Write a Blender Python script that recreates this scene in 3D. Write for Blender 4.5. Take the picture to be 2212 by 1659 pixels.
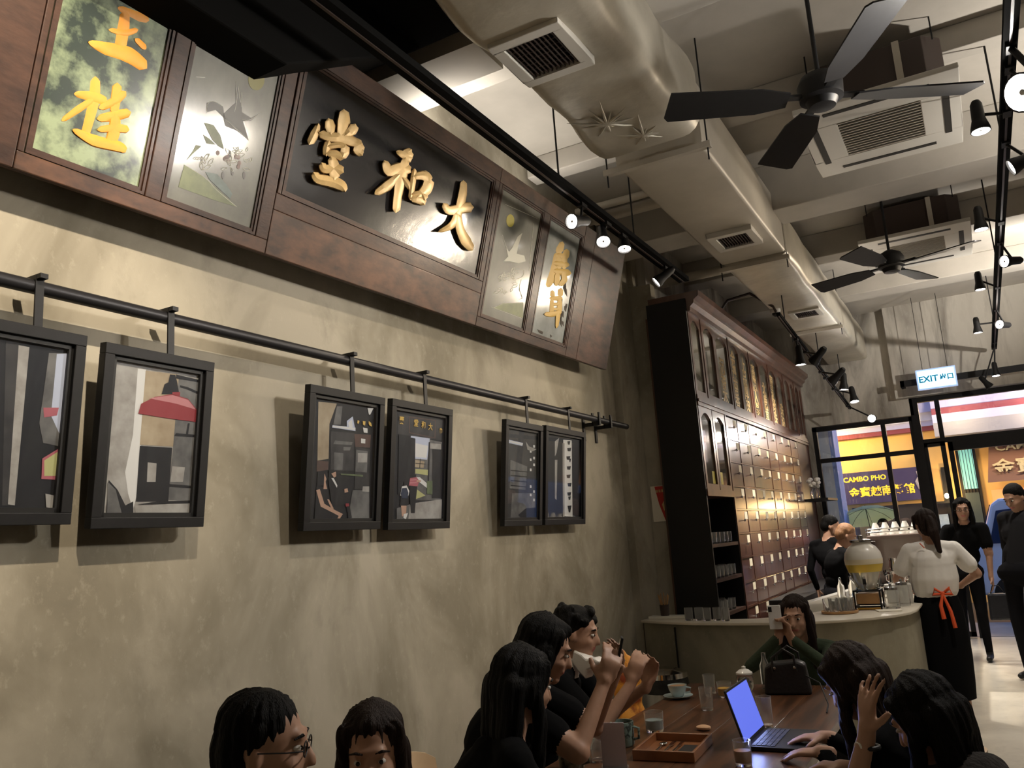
import bpy, bmesh, math, random
import numpy as np
from mathutils import Vector, Matrix
random.seed(7)
D = bpy.data
COL = bpy.context.scene.collection
for o in list(D.objects): D.objects.remove(o)
sc = bpy.context.scene
PI = math.pi
# ---------------------------------------------------------------- camera
FPX, YAW, PITCH, ROLL = 1800.0, .4999, .1895, -.0694
CAM = Vector((0, 0, 1.62))
cf = Vector((-math.sin(YAW)*math.cos(PITCH), math.cos(YAW)*math.cos(PITCH), math.sin(PITCH)))
r0 = Vector((math.cos(YAW), math.sin(YAW), 0)); u0 = r0.cross(cf)
cr = math.cos(ROLL)*r0 + math.sin(ROLL)*u0
cu = -math.sin(ROLL)*r0 + math.cos(ROLL)*u0
cd = D.cameras.new('camera'); cam = D.objects.new('camera', cd); COL.objects.link(cam)
cam.matrix_world = Matrix(((cr.x, cu.x, -cf.x, CAM.x), (cr.y, cu.y, -cf.y, CAM.y), (cr.z, cu.z, -cf.z, CAM.z), (0, 0, 0, 1)))
cd.sensor_fit = 'HORIZONTAL'; cd.sensor_width = 36; cd.lens = 36*FPX/2212; cd.clip_start = .05; cd.clip_end = 200
sc.camera = cam
def ray(px, py): return ((px-1106)*cr - (py-829.5)*cu)/FPX + cf
def at(px, py, x=None, y=None, z=None):
    """the point of a real plane x=, y= or z= seen at a photograph pixel"""
    d = ray(px, py)
    t = (x-CAM.x)/d.x if x is not None else (y-CAM.y)/d.y if y is not None else (z-CAM.z)/d.z
    return CAM + d*t
# ---------------------------------------------------------------- exposure, world
sc.view_settings.view_transform = 'Standard'; sc.view_settings.look = 'None'
sc.view_settings.gamma = 1; sc.view_settings.use_curve_mapping = False
sc.view_settings.exposure = 0.28
w = D.worlds.new('dusk_sky'); sc.world = w; w.use_nodes = True
bg = w.node_tree.nodes['Background']; bg.inputs[0].default_value = (.34, .52, 1, 1); bg.inputs[1].default_value = 1.1

def lamp(name, kind, loc, power, col, target=None, size=.05, angle=60, blend=.5, parent=None, shape=None):
    l = D.lights.new(name, kind); l.energy = power; l.color = col
    o = D.objects.new(name, l); COL.objects.link(o); o.location = loc
    if kind == 'SPOT': l.spot_size = math.radians(angle); l.spot_blend = blend; l.shadow_soft_size = size
    elif kind == 'AREA': l.size = size; 
    else: l.shadow_soft_size = size
    if target is not None:
        o.rotation_euler = (Vector(target)-Vector(loc)).to_track_quat('-Z', 'Y').to_euler()
    return o
WARM = (1, .84, .64); NEUT = (1, .92, .82)
# ---------------------------------------------------------------- materials
MATS = {}
def mat(name, col, rough=.6, metal=0, spec=.5, var=0, scale=8, col2=None, bump=0, bscale=60, coat=0, emit=None, estr=1, trans=0, alpha=1, stretch=(1,1,1), detail=6, lo=.35, hi=.65, coatr=.05, ior=1.45):
    if name in MATS: return MATS[name]
    m = D.materials.new(name); m.use_nodes = True; nt = m.node_tree; N = nt.nodes; L = nt.links
    b = N['Principled BSDF']
    b.inputs['Base Color'].default_value = (*col, 1); b.inputs['Roughness'].default_value = rough
    b.inputs['Metallic'].default_value = metal; b.inputs['Specular IOR Level'].default_value = spec
    b.inputs['Coat Weight'].default_value = coat; b.inputs['Coat Roughness'].default_value = coatr
    b.inputs['Transmission Weight'].default_value = trans; b.inputs['Alpha'].default_value = alpha; b.inputs['IOR'].default_value = ior
    if emit: b.inputs['Emission Color'].default_value = (*emit, 1); b.inputs['Emission Strength'].default_value = estr
    if var or col2 or bump:
        tc = N.new('ShaderNodeTexCoord'); mp = N.new('ShaderNodeMapping'); mp.inputs['Scale'].default_value = stretch
        L.new(tc.outputs['Object'], mp.inputs[0])
    if var or col2:
        n = N.new('ShaderNodeTexNoise'); n.inputs['Scale'].default_value = scale; n.inputs['Detail'].default_value = detail; n.inputs['Roughness'].default_value = .6
        r = N.new('ShaderNodeValToRGB'); c2 = col2 or tuple(c*(1-var) for c in col)
        r.color_ramp.elements[0].color = (*c2, 1); r.color_ramp.elements[1].color = (*col, 1)
        r.color_ramp.elements[0].position = lo; r.color_ramp.elements[1].position = hi
        L.new(mp.outputs[0], n.inputs['Vector']); L.new(n.outputs[0], r.inputs[0]); L.new(r.outputs[0], b.inputs['Base Color'])
    if bump:
        n2 = N.new('ShaderNodeTexNoise'); n2.inputs['Scale'].default_value = bscale; n2.inputs['Detail'].default_value = 4
        bp = N.new('ShaderNodeBump'); bp.inputs['Strength'].default_value = bump; bp.inputs['Distance'].default_value = .01
        L.new(mp.outputs[0], n2.inputs['Vector']); L.new(n2.outputs[0], bp.inputs['Height']); L.new(bp.outputs[0], b.inputs['Normal'])
    MATS[name] = m; return m

def concrete(name, light, dark, patch, vert=(1, 1, .72), rough=.8):
    """trowelled concrete: two scales of stain, streaks and faint cracks"""
    m = D.materials.new(name); m.use_nodes = True; nt = m.node_tree; N = nt.nodes; L = nt.links; b = N['Principled BSDF']
    tc = N.new('ShaderNodeTexCoord'); mp = N.new('ShaderNodeMapping'); mp.inputs['Scale'].default_value = vert; L.new(tc.outputs['Object'], mp.inputs[0])
    def noise(s, d, ro=.6, dist=0):
        n = N.new('ShaderNodeTexNoise'); n.inputs['Scale'].default_value = s; n.inputs['Detail'].default_value = d; n.inputs['Roughness'].default_value = ro; n.inputs['Distortion'].default_value = dist
        L.new(mp.outputs[0], n.inputs['Vector']); return n
    def mix(a, bb, f, mode='MIX'):
        x = N.new('ShaderNodeMix'); x.data_type = 'RGBA'; x.blend_type = mode
        for s, v in ((6, a), (7, bb), (0, f)):
            if hasattr(v, 'is_output'): L.new(v, x.inputs[s])
            elif isinstance(v, tuple): x.inputs[s].default_value = (*v, 1)
            else: x.inputs[s].default_value = v
        return x.outputs[2]
    def ramp(o, a, c, va=0, vb=1):
        r = N.new('ShaderNodeMapRange'); r.inputs[1].default_value = a; r.inputs[2].default_value = c; r.inputs[3].default_value = va; r.inputs[4].default_value = vb
        L.new(o, r.inputs[0]); return r.outputs[0]
    n1 = noise(1.3, 5, .55, .6); n2 = noise(5, 8, .62, .3); n3 = noise(2.2, 3, .5, 1.2); n4 = noise(26, 6, .7)
    c = mix(dark, light, ramp(n1.outputs[0], .40, .58)); c = mix(c, patch, ramp(n3.outputs[0], .5, .7, 0, .5))
    c = mix(c, tuple(v*.62 for v in dark), ramp(n2.outputs[0], .54, .80, 0, .45)); c = mix(c, tuple(min(1, v*1.22) for v in light), ramp(n4.outputs[0], .56, .74, 0, .35))
    L.new(c, b.inputs['Base Color']); b.inputs['Roughness'].default_value = rough; b.inputs['Specular IOR Level'].default_value = .3
    bp = N.new('ShaderNodeBump'); bp.inputs['Strength'].default_value = .25; bp.inputs['Distance'].default_value = .01
    L.new(n2.outputs[0], bp.inputs['Height']); L.new(bp.outputs[0], b.inputs['Normal'])
    MATS[name] = m; return m
M_wall = concrete('wall_concrete', (.44, .405, .325), (.25, .225, .17), (.36, .33, .26))
M_wall2 = concrete('stained_concrete', (.56, .53, .47), (.20, .18, .155), (.42, .39, .34), (1.6, 1.6, .35))
M_counter = concrete('counter_concrete', (.34, .31, .23), (.22, .20, .15), (.28, .25, .18))
M_floor = concrete('floor_concrete', (.62, .57, .47), (.48, .44, .36), (.56, .51, .42), (1, 1, 1), .45)
M_ceil = mat('ceiling_paint', (.50, .47, .42), .85, var=.15, scale=2)
M_black = mat('black_paint', (.006, .006, .006), .5)
M_blackm = mat('black_metal', (.009, .009, .010), .5, 0, spec=.35, var=.3, scale=20)
M_matk = mat('matt_black_track', (.008, .008, .008), .9, spec=.05)
M_rail = mat('rail_steel', (.03, .03, .034), .42, .5)
M_wood = mat('dark_lacquered_wood', (.075, .035, .021), .5, spec=.3, scale=6, stretch=(3, 1, 3), coat=.22, coatr=.25, bump=.08, bscale=30, col2=(.030, .014, .009), detail=10)
M_wood_worn = mat('worn_brown_wood', (.14, .066, .037), .5, spec=.3, scale=6, stretch=(3, 1, 2), coat=.25, coatr=.3, col2=(.045, .024, .016), lo=.38, hi=.66, detail=10)
M_lacq = mat('black_lacquer', (.008, .008, .01), .16, coat=.6, coatr=.22, bump=.12, bscale=14, var=0)
M_gold = mat('gilded_wood', (.72, .50, .22), .45, .15, var=.25, scale=9, bump=.3, bscale=18)
M_orange = mat('orange_paint', (.90, .38, .05), .5, var=.15, scale=12)
M_mustard = mat('mustard_paint', (.72, .48, .13), .5)
M_etch = mat('etched_glass', (.20, .20, .155), .45, 0, col2=(.10, .10, .08), scale=3.5, coat=1, coatr=.14, stretch=(1, 1, .6))
M_etchg = mat('green_clouded_glass', (.27, .34, .20), .4, 0, col2=(.012, .025, .016), scale=7, coat=1, coatr=.15, lo=.42, hi=.60, detail=9)
M_etchd = mat('grey_blue_glass', (.22, .25, .24), .4, 0, col2=(.09, .11, .105), scale=4, coat=1, coatr=.10)
M_cab = mat('cabinet_wood', (.14, .058, .036), .32, scale=6, stretch=(1, 1, .3), coat=.7, coatr=.18, col2=(.075, .03, .02))
M_cabd = mat('drawer_wood', (.115, .05, .036), .3, scale=7, stretch=(1, 2, .5), coat=.8, coatr=.15, col2=(.07, .032, .026))
M_white = mat('white_plastic', (.62, .60, .55), .5)
M_paper = mat('paper', (.85, .80, .68), .8)
M_duct = mat('foil_insulation', (.58, .54, .45), .42, .25, var=.2, scale=3, bump=.55, bscale=7)
M_galv = mat('painted_duct', (.54, .50, .43), .5, .1, var=.12, scale=3)
M_grille = mat('dark_slot', (.02, .018, .015), .7)
M_lamp = mat('lamp_lens', (1, .95, .88), .3, emit=(1, .93, .84), estr=18)
M_blaze = mat('blazing_lamp_lens', (1, .95, .88), .3, emit=(1, .95, .88), estr=420)
M_lamp_hot = mat('bright_lamp_lens', (1, .95, .88), .3, emit=(1, .93, .86), estr=120)
M_skin = mat('skin', (.44, .25, .165), .5, var=.1, scale=20)
M_lips = mat('lips', (.42, .14, .12), .5)
M_hair = mat('black_hair', (.005, .0045, .004), .6, spec=.15, bump=.6, bscale=90, stretch=(3, 3, .25))
M_hairb = mat('dark_brown_hair', (.018, .010, .007), .55, spec=.2, bump=.6, bscale=90, stretch=(3, 3, .25))
M_hairbl = mat('blond_hair', (.30, .15, .07), .45, bump=.5, bscale=90, stretch=(3, 3, .3), var=.3, scale=20)
M_clothk = mat('black_cloth', (.006, .006, .0065), .95, spec=.08)
M_clothw = mat('white_cotton', (.78, .75, .70), .85, bump=.25, bscale=12)
M_green = mat('dark_green_knit', (.03, .045, .022), .9, bump=.3, bscale=60)
M_clothg = mat('grey_cloth', (.12, .11, .11), .9)
M_denim = mat('charcoal_trousers', (.010, .010, .012), .9, spec=.1)
M_shoe = mat('black_shoe', (.012, .012, .012), .5)
M_eye = mat('eye_white', (.6, .57, .52), .3); M_iris = mat('iris', (.012, .008, .006), .2)
M_red = mat('orange_red_ribbon', (.70, .09, .02), .6)
M_table = mat('walnut_table', (.15, .062, .026), .34, scale=3, stretch=(9, .55, 1), col2=(.05, .022, .011), coat=.3, coatr=.2, lo=.38, hi=.66)
M_lightwood = mat('light_bentwood', (.72, .52, .32), .45, var=.12, scale=5)
M_oak = mat('oak_board', (.58, .33, .14), .45, var=.25, scale=6)
M_top = mat('pale_stone_top', (.70, .64, .53), .4, var=.06)
M_glass = mat('clear_glass', (.95, .96, .95), .03, trans=.93, ior=1.35)
def pane_mat(name, gl=.12, tint=(.95, .97, 1), rough=.02):
    m = D.materials.new(name); m.use_nodes = True; nt = m.node_tree; N = nt.nodes
    N.remove(N['Principled BSDF']); t = N.new('ShaderNodeBsdfTransparent'); g = N.new('ShaderNodeBsdfGlossy'); mx = N.new('ShaderNodeMixShader')
    t.inputs[0].default_value = (*tint, 1); g.inputs['Roughness'].default_value = rough; mx.inputs[0].default_value = gl
    nt.links.new(t.outputs[0], mx.inputs[1]); nt.links.new(g.outputs[0], mx.inputs[2]); nt.links.new(mx.outputs[0], N['Material Output'].inputs[0])
    MATS[name] = m; return m
M_pane = pane_mat('window_pane', .07); M_fpane = pane_mat('frame_pane', .05); M_cpane = pane_mat('cabinet_pane', .22, (.8, .8, .75), .05)
M_steel = mat('brushed_steel', (.5, .5, .5), .25, 1)
M_chrome = mat('chrome', (.75, .75, .75), .1, 1)
M_ceramic = mat('pale_blue_ceramic', (.46, .56, .56), .25, coat=.5)
M_coffee = mat('milky_coffee', (.42, .22, .10), .4)
M_cream = mat('cream_ceramic', (.80, .77, .70), .3, coat=.5)
M_brownpl = mat('dark_brown_plastic', (.05, .035, .03), .4)
# ---------------------------------------------------------------- mesh helpers
class MB:
    def __init__(s): s.v = []; s.f = []; s.m = []; s.mats = []
    def mi(s, m):
        if m not in s.mats: s.mats.append(m)
        return s.mats.index(m)
    def add(s, vs, fs, m):
        k = len(s.v); s.v += [Vector(v) for v in vs]; i = s.mi(m)
        for f in fs: s.f.append([k+a for a in f]); s.m.append(i)
        return s
    def box(s, a, b, m):
        (x0, y0, z0), (x1, y1, z1) = a, b
        if x0 > x1: x0, x1 = x1, x0
        if y0 > y1: y0, y1 = y1, y0
        if z0 > z1: z0, z1 = z1, z0
        vs = [(x, y, z) for z in (z0, z1) for y in (y0, y1) for x in (x0, x1)]
        return s.add(vs, [(0,2,3,1),(4,5,7,6),(0,1,5,4),(2,6,7,3),(0,4,6,2),(1,3,7,5)], m)
    def obox(s, c, ax, ay, az, m):
        """box with centre c and half-axis vectors"""
        c, ax, ay, az = map(Vector, (c, ax, ay, az))
        vs = [c+i*ax+j*ay+k*az for k in (-1, 1) for j in (-1, 1) for i in (-1, 1)]
        fs = [(0,2,3,1),(4,5,7,6),(0,1,5,4),(2,6,7,3),(0,4,6,2),(1,3,7,5)]
        if ax.cross(ay).dot(az) < 0: fs = [f[::-1] for f in fs]
        return s.add(vs, fs, m)
    def tube(s, pts, r, m, n=10, cap=True):
        pts = [Vector(p) for p in pts]; R = r if isinstance(r, (list, tuple)) else [r]*len(pts)
        k = len(s.v); i = s.mi(m); up = None
        for j, p in enumerate(pts):
            t = (pts[min(j+1, len(pts)-1)]-pts[max(j-1, 0)]).normalized()
            if up is None: up = Vector((0, 0, 1)) if abs(t.z) < .9 else Vector((1, 0, 0))
            a = t.cross(up).normalized(); b = a.cross(t); up = b
            for q in range(n):
                g = 2*PI*q/n; s.v.append(p+(a*math.cos(g)+b*math.sin(g))*R[j])
        for j in range(len(pts)-1):
            for q in range(n):
                s.f.append([k+j*n+q, k+j*n+(q+1) % n, k+(j+1)*n+(q+1) % n, k+(j+1)*n+q]); s.m.append(i)
        if cap:
            s.f.append([k+q for q in range(n)][::-1]); s.m.append(i)
            s.f.append([k+(len(pts)-1)*n+q for q in range(n)]); s.m.append(i)
        return s
    def lathe(s, prof, c, m, n=24, axis=(0, 0, 1), sx=1, sy=1, mfun=None):
        """prof: (radius, height) pairs"""
        c = Vector(c); ax = Vector(axis).normalized()
        a = Vector((1, 0, 0)) if abs(ax.x) < .9 else Vector((0, 1, 0)); a = (a-ax*a.dot(ax)).normalized(); b = ax.cross(a)
        k = len(s.v); i = s.mi(m)
        for r, h in prof:
            for q in range(n):
                g = 2*PI*q/n; s.v.append(c+ax*h+a*r*sx*math.cos(g)+b*r*sy*math.sin(g))
        for j in range(len(prof)-1):
            mi = s.mi(mfun(j)) if mfun else i
            for q in range(n):
                s.f.append([k+j*n+q, k+j*n+(q+1) % n, k+(j+1)*n+(q+1) % n, k+(j+1)*n+q]); s.m.append(mi)
        s.f.append([k+q for q in range(n)][::-1]); s.m.append(i)
        s.f.append([k+(len(prof)-1)*n+q for q in range(n)]); s.m.append(i)
        return s
    def ell(s, c, r, m, n=12, rot=None):
        c = Vector(c); k = len(s.v); i = s.mi(m); h = n//2
        R = rot or Matrix.Identity(3)
        for j in range(h+1):
            t = PI*j/h
            for q in range(n):
                g = 2*PI*q/n; s.v.append(c+R@Vector((r[0]*math.sin(t)*math.cos(g), r[1]*math.sin(t)*math.sin(g), -r[2]*math.cos(t))))
        for j in range(h):
            for q in range(n):
                s.f.append([k+j*n+q, k+j*n+(q+1) % n, k+(j+1)*n+(q+1) % n, k+(j+1)*n+q]); s.m.append(i)
        return s
    def prism(s, pts, off, m):
        """closed polygon pts extruded by vector off"""
        off = Vector(off); n = len(pts); pts = [Vector(p) for p in pts]
        vs = pts+[p+off for p in pts]
        fs = [list(range(n))[::-1], [n+i for i in range(n)]]+[[i, (i+1) % n, n+(i+1) % n, n+i] for i in range(n)]
        return s.add(vs, fs, m)
    def poly(s, pts, m): return s.add(pts, [list(range(len(pts)))], m)
ORG = {}
def link(o, parent=None):
    COL.objects.link(o)
    if parent is not None: o.parent = parent
    return o
def obj(name, mb, parent=None, smooth=False, label=None, auto=False, bevel=0):
    org = ORG.get(parent, Vector()) if parent else Vector()
    me = D.meshes.new(name); me.from_pydata([v-org for v in mb.v], [], mb.f)
    for m in mb.mats: me.materials.append(m)
    me.polygons.foreach_set('material_index', mb.m); me.update()
    bm = bmesh.new(); bm.from_mesh(me)
    bmesh.ops.remove_doubles(bm, verts=bm.verts, dist=1e-6)
    bmesh.ops.recalc_face_normals(bm, faces=bm.faces)
    if bevel:
        bmesh.ops.bevel(bm, geom=[e for e in bm.edges if len(e.link_faces) == 2 and e.calc_face_angle(0) > .6], offset=bevel, segments=2, affect='EDGES', profile=.5)
    bm.to_mesh(me); bm.free()
    if smooth:
        me.polygons.foreach_set('use_smooth', [True]*len(me.polygons))
        try: me.set_sharp_from_angle(angle=math.radians(40))
        except Exception: pass
    o = D.objects.new(name, me); link(o, parent); ORG[o] = org if parent else Vector()
    if label: o['label'] = label
    return o
def tag(o, label, cat, group=None, kind=None):
    if label: o['label'] = label
    if cat: o['category'] = cat
    if group: o['group'] = group
    if kind: o['kind'] = kind
    return o
def thing(name, label, cat, loc, group=None, rz=0):
    o = D.objects.new(name, None); o.empty_display_size = .1; COL.objects.link(o); o.location = loc; o.rotation_euler = (0, 0, rz)
    ORG[o] = Vector(loc) if not rz else Vector(); return tag(o, label, cat, group)
def struct(name, mb, **k):
    o = obj(name, mb, **k); o['kind'] = 'structure'; return o
def dup(root, loc, rz=None, label=None, group=None, rot=None):
    def cp(o, par):
        c = o.copy(); COL.objects.link(c)
        if par is not None: c.parent = par
        for ch in o.children: cp(ch, c)
        return c
    r = cp(root, None); r.location = loc
    if rz is not None: r.rotation_euler = (0, 0, rz)
    if rot is not None: r.rotation_euler = rot
    if label: r['label'] = label
    if group: r['group'] = group
    return r
def text_obj(name, s, origin, xa, ya, size, m, parent=None, ext=.002, off=0, align='CENTER', shear=0):
    """flat lettering as a mesh; xa, ya unit axes of the writing plane"""
    cu_ = D.curves.new('t', 'FONT'); cu_.body = s; cu_.size = size; cu_.extrude = ext; cu_.offset = off; cu_.align_x = align; cu_.align_y = 'CENTER'; cu_.shear = shear; cu_.resolution_u = 2
    t = D.objects.new('t', cu_); COL.objects.link(t); bpy.context.view_layer.update()
    me = D.meshes.new_from_object(t.evaluated_get(bpy.context.evaluated_depsgraph_get())); D.objects.remove(t); D.curves.remove(cu_)
    xa, ya = Vector(xa).normalized(), Vector(ya).normalized(); za = xa.cross(ya)
    org = ORG.get(parent, Vector()) if parent else Vector(); o_ = Vector(origin)-org
    me.transform(Matrix(((xa.x, ya.x, za.x, o_.x), (xa.y, ya.y, za.y, o_.y), (xa.z, ya.z, za.z, o_.z), (0, 0, 0, 1))))
    me.materials.clear(); me.materials.append(m); me.name = name
    o = D.objects.new(name, me); link(o, parent); ORG[o] = org; return o
# ================================================================ STRUCTURE
XW, YF, ZC = -2.72, 12.8, 4.55
b = MB(); b.box((-3.2, -2.6, -.12), (3.4, YF+.15, 0), M_floor); struct('floor', b)
b = MB(); b.box((XW-.2, -2.6, 0), (XW, 7.32, ZC+.2), M_wall); struct('wall_left', b)
b = MB()   # the return beside the counter and the stretch of wall behind the cabinet
b.box((XW, 7.32, 0), (-2.44, 7.44, 3.95), M_wall); b.box((-2.9, 7.44, 0), (-2.52, YF, ZC+.2), M_wall2); b.box((-2.9, 7.3, 3.95), (-2.60, 7.44, ZC+.2), M_wall)
b.box((XW, 6.86, 0), (XW+.07, 7.32, ZC), M_wall); struct('wall_left_return', b)
b = MB()   # front wall with the shop-front opening
b.box((-2.9, YF, 0), (-2.04, YF+.2, ZC+.2), M_wall2); b.box((-2.04, YF, 3.0), (-.66, YF+.2, ZC+.2), M_wall2); b.box((-.66, YF, 3.24), (3.4, YF+.2, ZC+.2), M_wall2)
struct('wall_front', b)
b = MB(); b.box((-.85, YF-.14, 3.24), (3.4, YF, ZC), M_wall2); struct('trim_1', b)
b = MB(); b.box((3.2, -2.6, 0), (3.4, YF, ZC+.2), M_wall2); struct('wall_right', b)
b = MB(); b.box((-3.2, -2.8, 0), (3.4, -2.6, ZC+.2), M_wall); struct('wall_back', b)
b = MB(); b.box((-3.2, -2.6, ZC), (3.4, YF+.2, ZC+.2), M_ceil); struct('ceiling', b)
# ceiling beams across the room
beams = [(6.73, .40, .40), (8.75, .30, .26), (10.7, .35, .22), (5.42, .16, .16), (3.6, .40, .24), (1.2, .4, .3)]
for i, (y, wd, h) in enumerate(beams):
    b = MB(); b.box((-2.7, y, ZC-h), (3.2, y+wd, ZC), M_ceil); struct('trim_%d' % (i+2), b, bevel=.008)
b = MB(); b.box((-2.72, 3.42, 4.20), (-1.95, 3.72, ZC), M_ceil); struct('trim_9', b)
# ---------------------------------------------------------------- shop-front windows
def frame_grid(name, x0, x1, z0, z1, ms, ts, wd=.06, y=YF+.02, n=1):
    b = MB(); d = .09
    b.box((x0, y, z1-wd), (x1, y+d, z1), M_blackm); b.box((x0, y, z0), (x1, y+d, z0+wd), M_blackm)
    b.box((x0, y, z0), (x0+wd, y+d, z1), M_blackm); b.box((x1-wd, y, z0), (x1, y+d, z1), M_blackm)
    o = struct(name, b)
    for mx in ms:
        q = MB(); q.box((mx-.03, y, z0+wd), (mx+.03, y+d, z1-wd), M_blackm); obj('mullion', q, o)
    for tz in ts:
        q = MB(); q.box((x0+wd, y+.005, tz-.03), (x1-wd, y+d-.005, tz+.03), M_blackm); obj('transom', q, o)
    xs = [x0+wd]+list(ms)+[x1-wd]; zs = [z0+wd]+list(ts)+[z1-wd]
    for i in range(len(xs)-1):
        for j in range(len(zs)-1):
            q = MB(); q.box((xs[i], y+.04, zs[j]), (xs[i+1], y+.048, zs[j+1]), M_pane); obj('pane', q, o)
    return o
frame_grid('window_1', -2.04, -.68, .02, 2.99, [-1.08], [2.50])
frame_grid('window_2', -.68, .80, 2.58, 3.24, [-.36], [], wd=.07)
frame_grid('window_3', .80, 3.1, .02, 3.24, [1.9], [2.6])
b = MB(); b.box((-.70, YF, 0), (-.60, YF+.14, 3.24), M_blackm); struct('trim_10', b)
frame_grid('window_4', -.62, -.34, .02, 2.60, [], [])
b = MB(); y = YF+.02
for x in (-.31, .74): b.box((x, y, 0), (x+.06, y+.09, 2.58), M_blackm)
b.box((-.31, y, 2.46), (.80, y+.09, 2.58), M_blackm); struct('door_1', b)
# ================================================================ SIGN BOARD
LEAN = math.radians(15.5); SN = Vector((math.cos(LEAN), 0, -math.sin(LEAN))); SU = Vector((math.sin(LEAN), 0, math.cos(LEAN)))
SO = Vector((-2.55, 0, 2.98))
def SV(y): return -.06+.012*(y-1.4)
def SP(y, v, d=0): return Vector((SO.x, y, SO.z))+SU*(v+SV(y))+SN*d
def SQ(px, py, d=0):
    """point of the sign's face plane seen at a photograph pixel"""
    r = ray(px, py); o = SO+SN*d; t = (o-CAM).dot(SN)/r.dot(SN); return CAM+r*t
def sbox(mb, y0, y1, v0, v1, d0, d1, m):
    mb.add([SP(y, v, d) for d in (d0, d1) for v in (v0, v1) for y in (y0, y1)], [(0,2,3,1),(4,5,7,6),(0,1,5,4),(2,6,7,3),(0,4,6,2),(1,3,7,5)], m)
sign = thing('sign_board', 'long dark wooden shop sign board leaning out high on the concrete wall', 'sign', (-2.55, 3.8, 2.96))
b = MB(); sbox(b, .85, 6.31, 0, 1.0, -.05, -.018, M_wood); obj('backing', b, sign)
def splank(y0, y1, v0, v1, m=M_wood, d=0, name='plank'):
    q = MB(); sbox(q, y0+.0015, y1-.0015, v0, v1, -.018, d, m); return obj(name, q, sign, bevel=.003)
for (a, c, e, f, m) in ((.85, 1.44, 0, 1, M_wood), (1.44, 2.53, 0, .06, M_wood_worn), (1.44, 2.53, .91, 1, M_wood), (1.915, 1.985, .06, .91, M_wood), (2.46, 2.53, .06, .91, M_wood), (1.44, 1.465, .06, .91, M_wood),
                     (2.53, 4.265, 0, .20, M_wood_worn), (2.53, 4.265, .20, .275, M_wood), (2.53, 4.265, .91, 1, M_wood), (4.215, 4.265, .275, .91, M_wood), (2.535, 2.56, .275, .91, M_wood),
                     (4.265, 5.53, 0, .06, M_wood), (4.265, 5.53, .91, 1, M_wood_worn), (4.265, 4.30, .06, .91, M_wood), (4.875, 4.965, .06, .91, M_wood), (5.505, 5.53, .06, .91, M_wood), (5.53, 5.72, 0, 1, M_wood), (5.72, 6.31, 0, 1, M_wood)):
    splank(a, c, e, f, m)
def spanel(y0, y1, v0, v1, m, name, label):
    """a recessed panel with a stepped moulding round it"""
    q = MB(); sbox(q, y0, y1, v0, v1, -.018, -.012, m); p = obj(name, q, sign, label=label)
    mo = MB()
    for k, (t, d) in enumerate(((.014, -.001), (.026, -.006))):
        s0 = t-.011
        sbox(mo, y0+s0, y1-s0, v0+s0, v0+t, -.012, d, M_wood); sbox(mo, y0+s0, y1-s0, v1-t, v1-s0, -.012, d, M_wood)
        sbox(mo, y0+s0, y0+t, v0+t, v1-t, -.012, d, M_wood); sbox(mo, y1-t, y1-s0, v0+t, v1-t, -.012, d, M_wood)
    obj('moulding', mo, p); return p
pn1 = spanel(1.465, 1.915, .06, .91, M_etchg, 'glass_panel', 'green clouded glass panel with orange brush characters')
pn2 = spanel(1.985, 2.46, .06, .91, M_etch, 'glass_panel', 'etched glass panel with a bird, flowers and a green hill')
pc = spanel(2.56, 4.215, .275, .91, M_lacq, 'lacquer_panel', 'black lacquer panel with three gilded carved characters')
pn4 = spanel(4.30, 4.875, .06, .91, M_etch, 'glass_panel', 'narrow etched glass panel with a yellow sun over a bird')
pn5 = spanel(4.965, 5.505, .06, .91, M_etchd, 'glass_panel', 'grey glass panel with yellow brush characters')
def bmesh_obj_from_polys(name, polys, fun, depth, m, parent, thick=.0015, px=True, zc=None):
    """flat painted shapes: polygons given as photograph pixels on the plane fun"""
    q = MB()
    for pl in polys:
        pts = [fun(x, y, depth) for x, y in pl]; q.prism(pts, SN*thick if fun is SQ else Vector((thick, 0, 0)), m)
    return obj(name, q, parent)
def stroke(mb, pts, ws, fun, depth, m, h=.0015, rounded=True, nrm=None):
    """brush stroke: ribbon through pixel points with half-widths in pixels, lens-shaped when h is large"""
    P = [Vector(p) for p in pts]; n = len(P)
    # resample smoothly
    Q = []; W = []
    for i in range(n-1):
        p0 = P[max(i-1, 0)]; p1 = P[i]; p2 = P[i+1]; p3 = P[min(i+2, n-1)]
        K = 5
        for k in range(K):
            t = k/K
            Q.append(.5*((2*p1)+(-p0+p2)*t+(2*p0-5*p1+4*p2-p3)*t*t+(-p0+3*p1-3*p2+p3)*t**3)); W.append(ws[i]*(1-t)+ws[i+1]*t)
    Q.append(P[-1]); W.append(ws[-1])
    L, R_, C_ = [], [], []
    for i, p in enumerate(Q):
        t = (Q[min(i+1, len(Q)-1)]-Q[max(i-1, 0)]).normalized(); nn = Vector((-t.y, t.x)); s = W[i]
        if i == 0 or i == len(Q)-1: s *= .55
        L.append(p+nn*s); R_.append(p-nn*s); C_.append(p)
    if rounded:
        C_[0] = C_[0]-(Q[1]-Q[0]).normalized()*W[0]*.4; C_[-1] = C_[-1]+(Q[-1]-Q[-2]).normalized()*W[-1]*.4
    k = len(mb.v); mi = mb.mi(m)
    for i in range(len(Q)):
        for p, d in ((L[i], depth), (L[i]*.8+C_[i]*.2, depth+h*.75), (C_[i], depth+h), (R_[i]*.8+C_[i]*.2, depth+h*.75), (R_[i], depth)): mb.v.append(fun(p.x, p.y, d))
    for i in range(len(Q)-1):
        for j in range(4):
            a = k+i*5+j; mb.f.append([a, a+1, a+6, a+5]); mb.m.append(mi)
    for a in (k, k+(len(Q)-1)*5): mb.f.append([a, a+1, a+2, a+3, a+4]); mb.m.append(mi)
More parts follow.
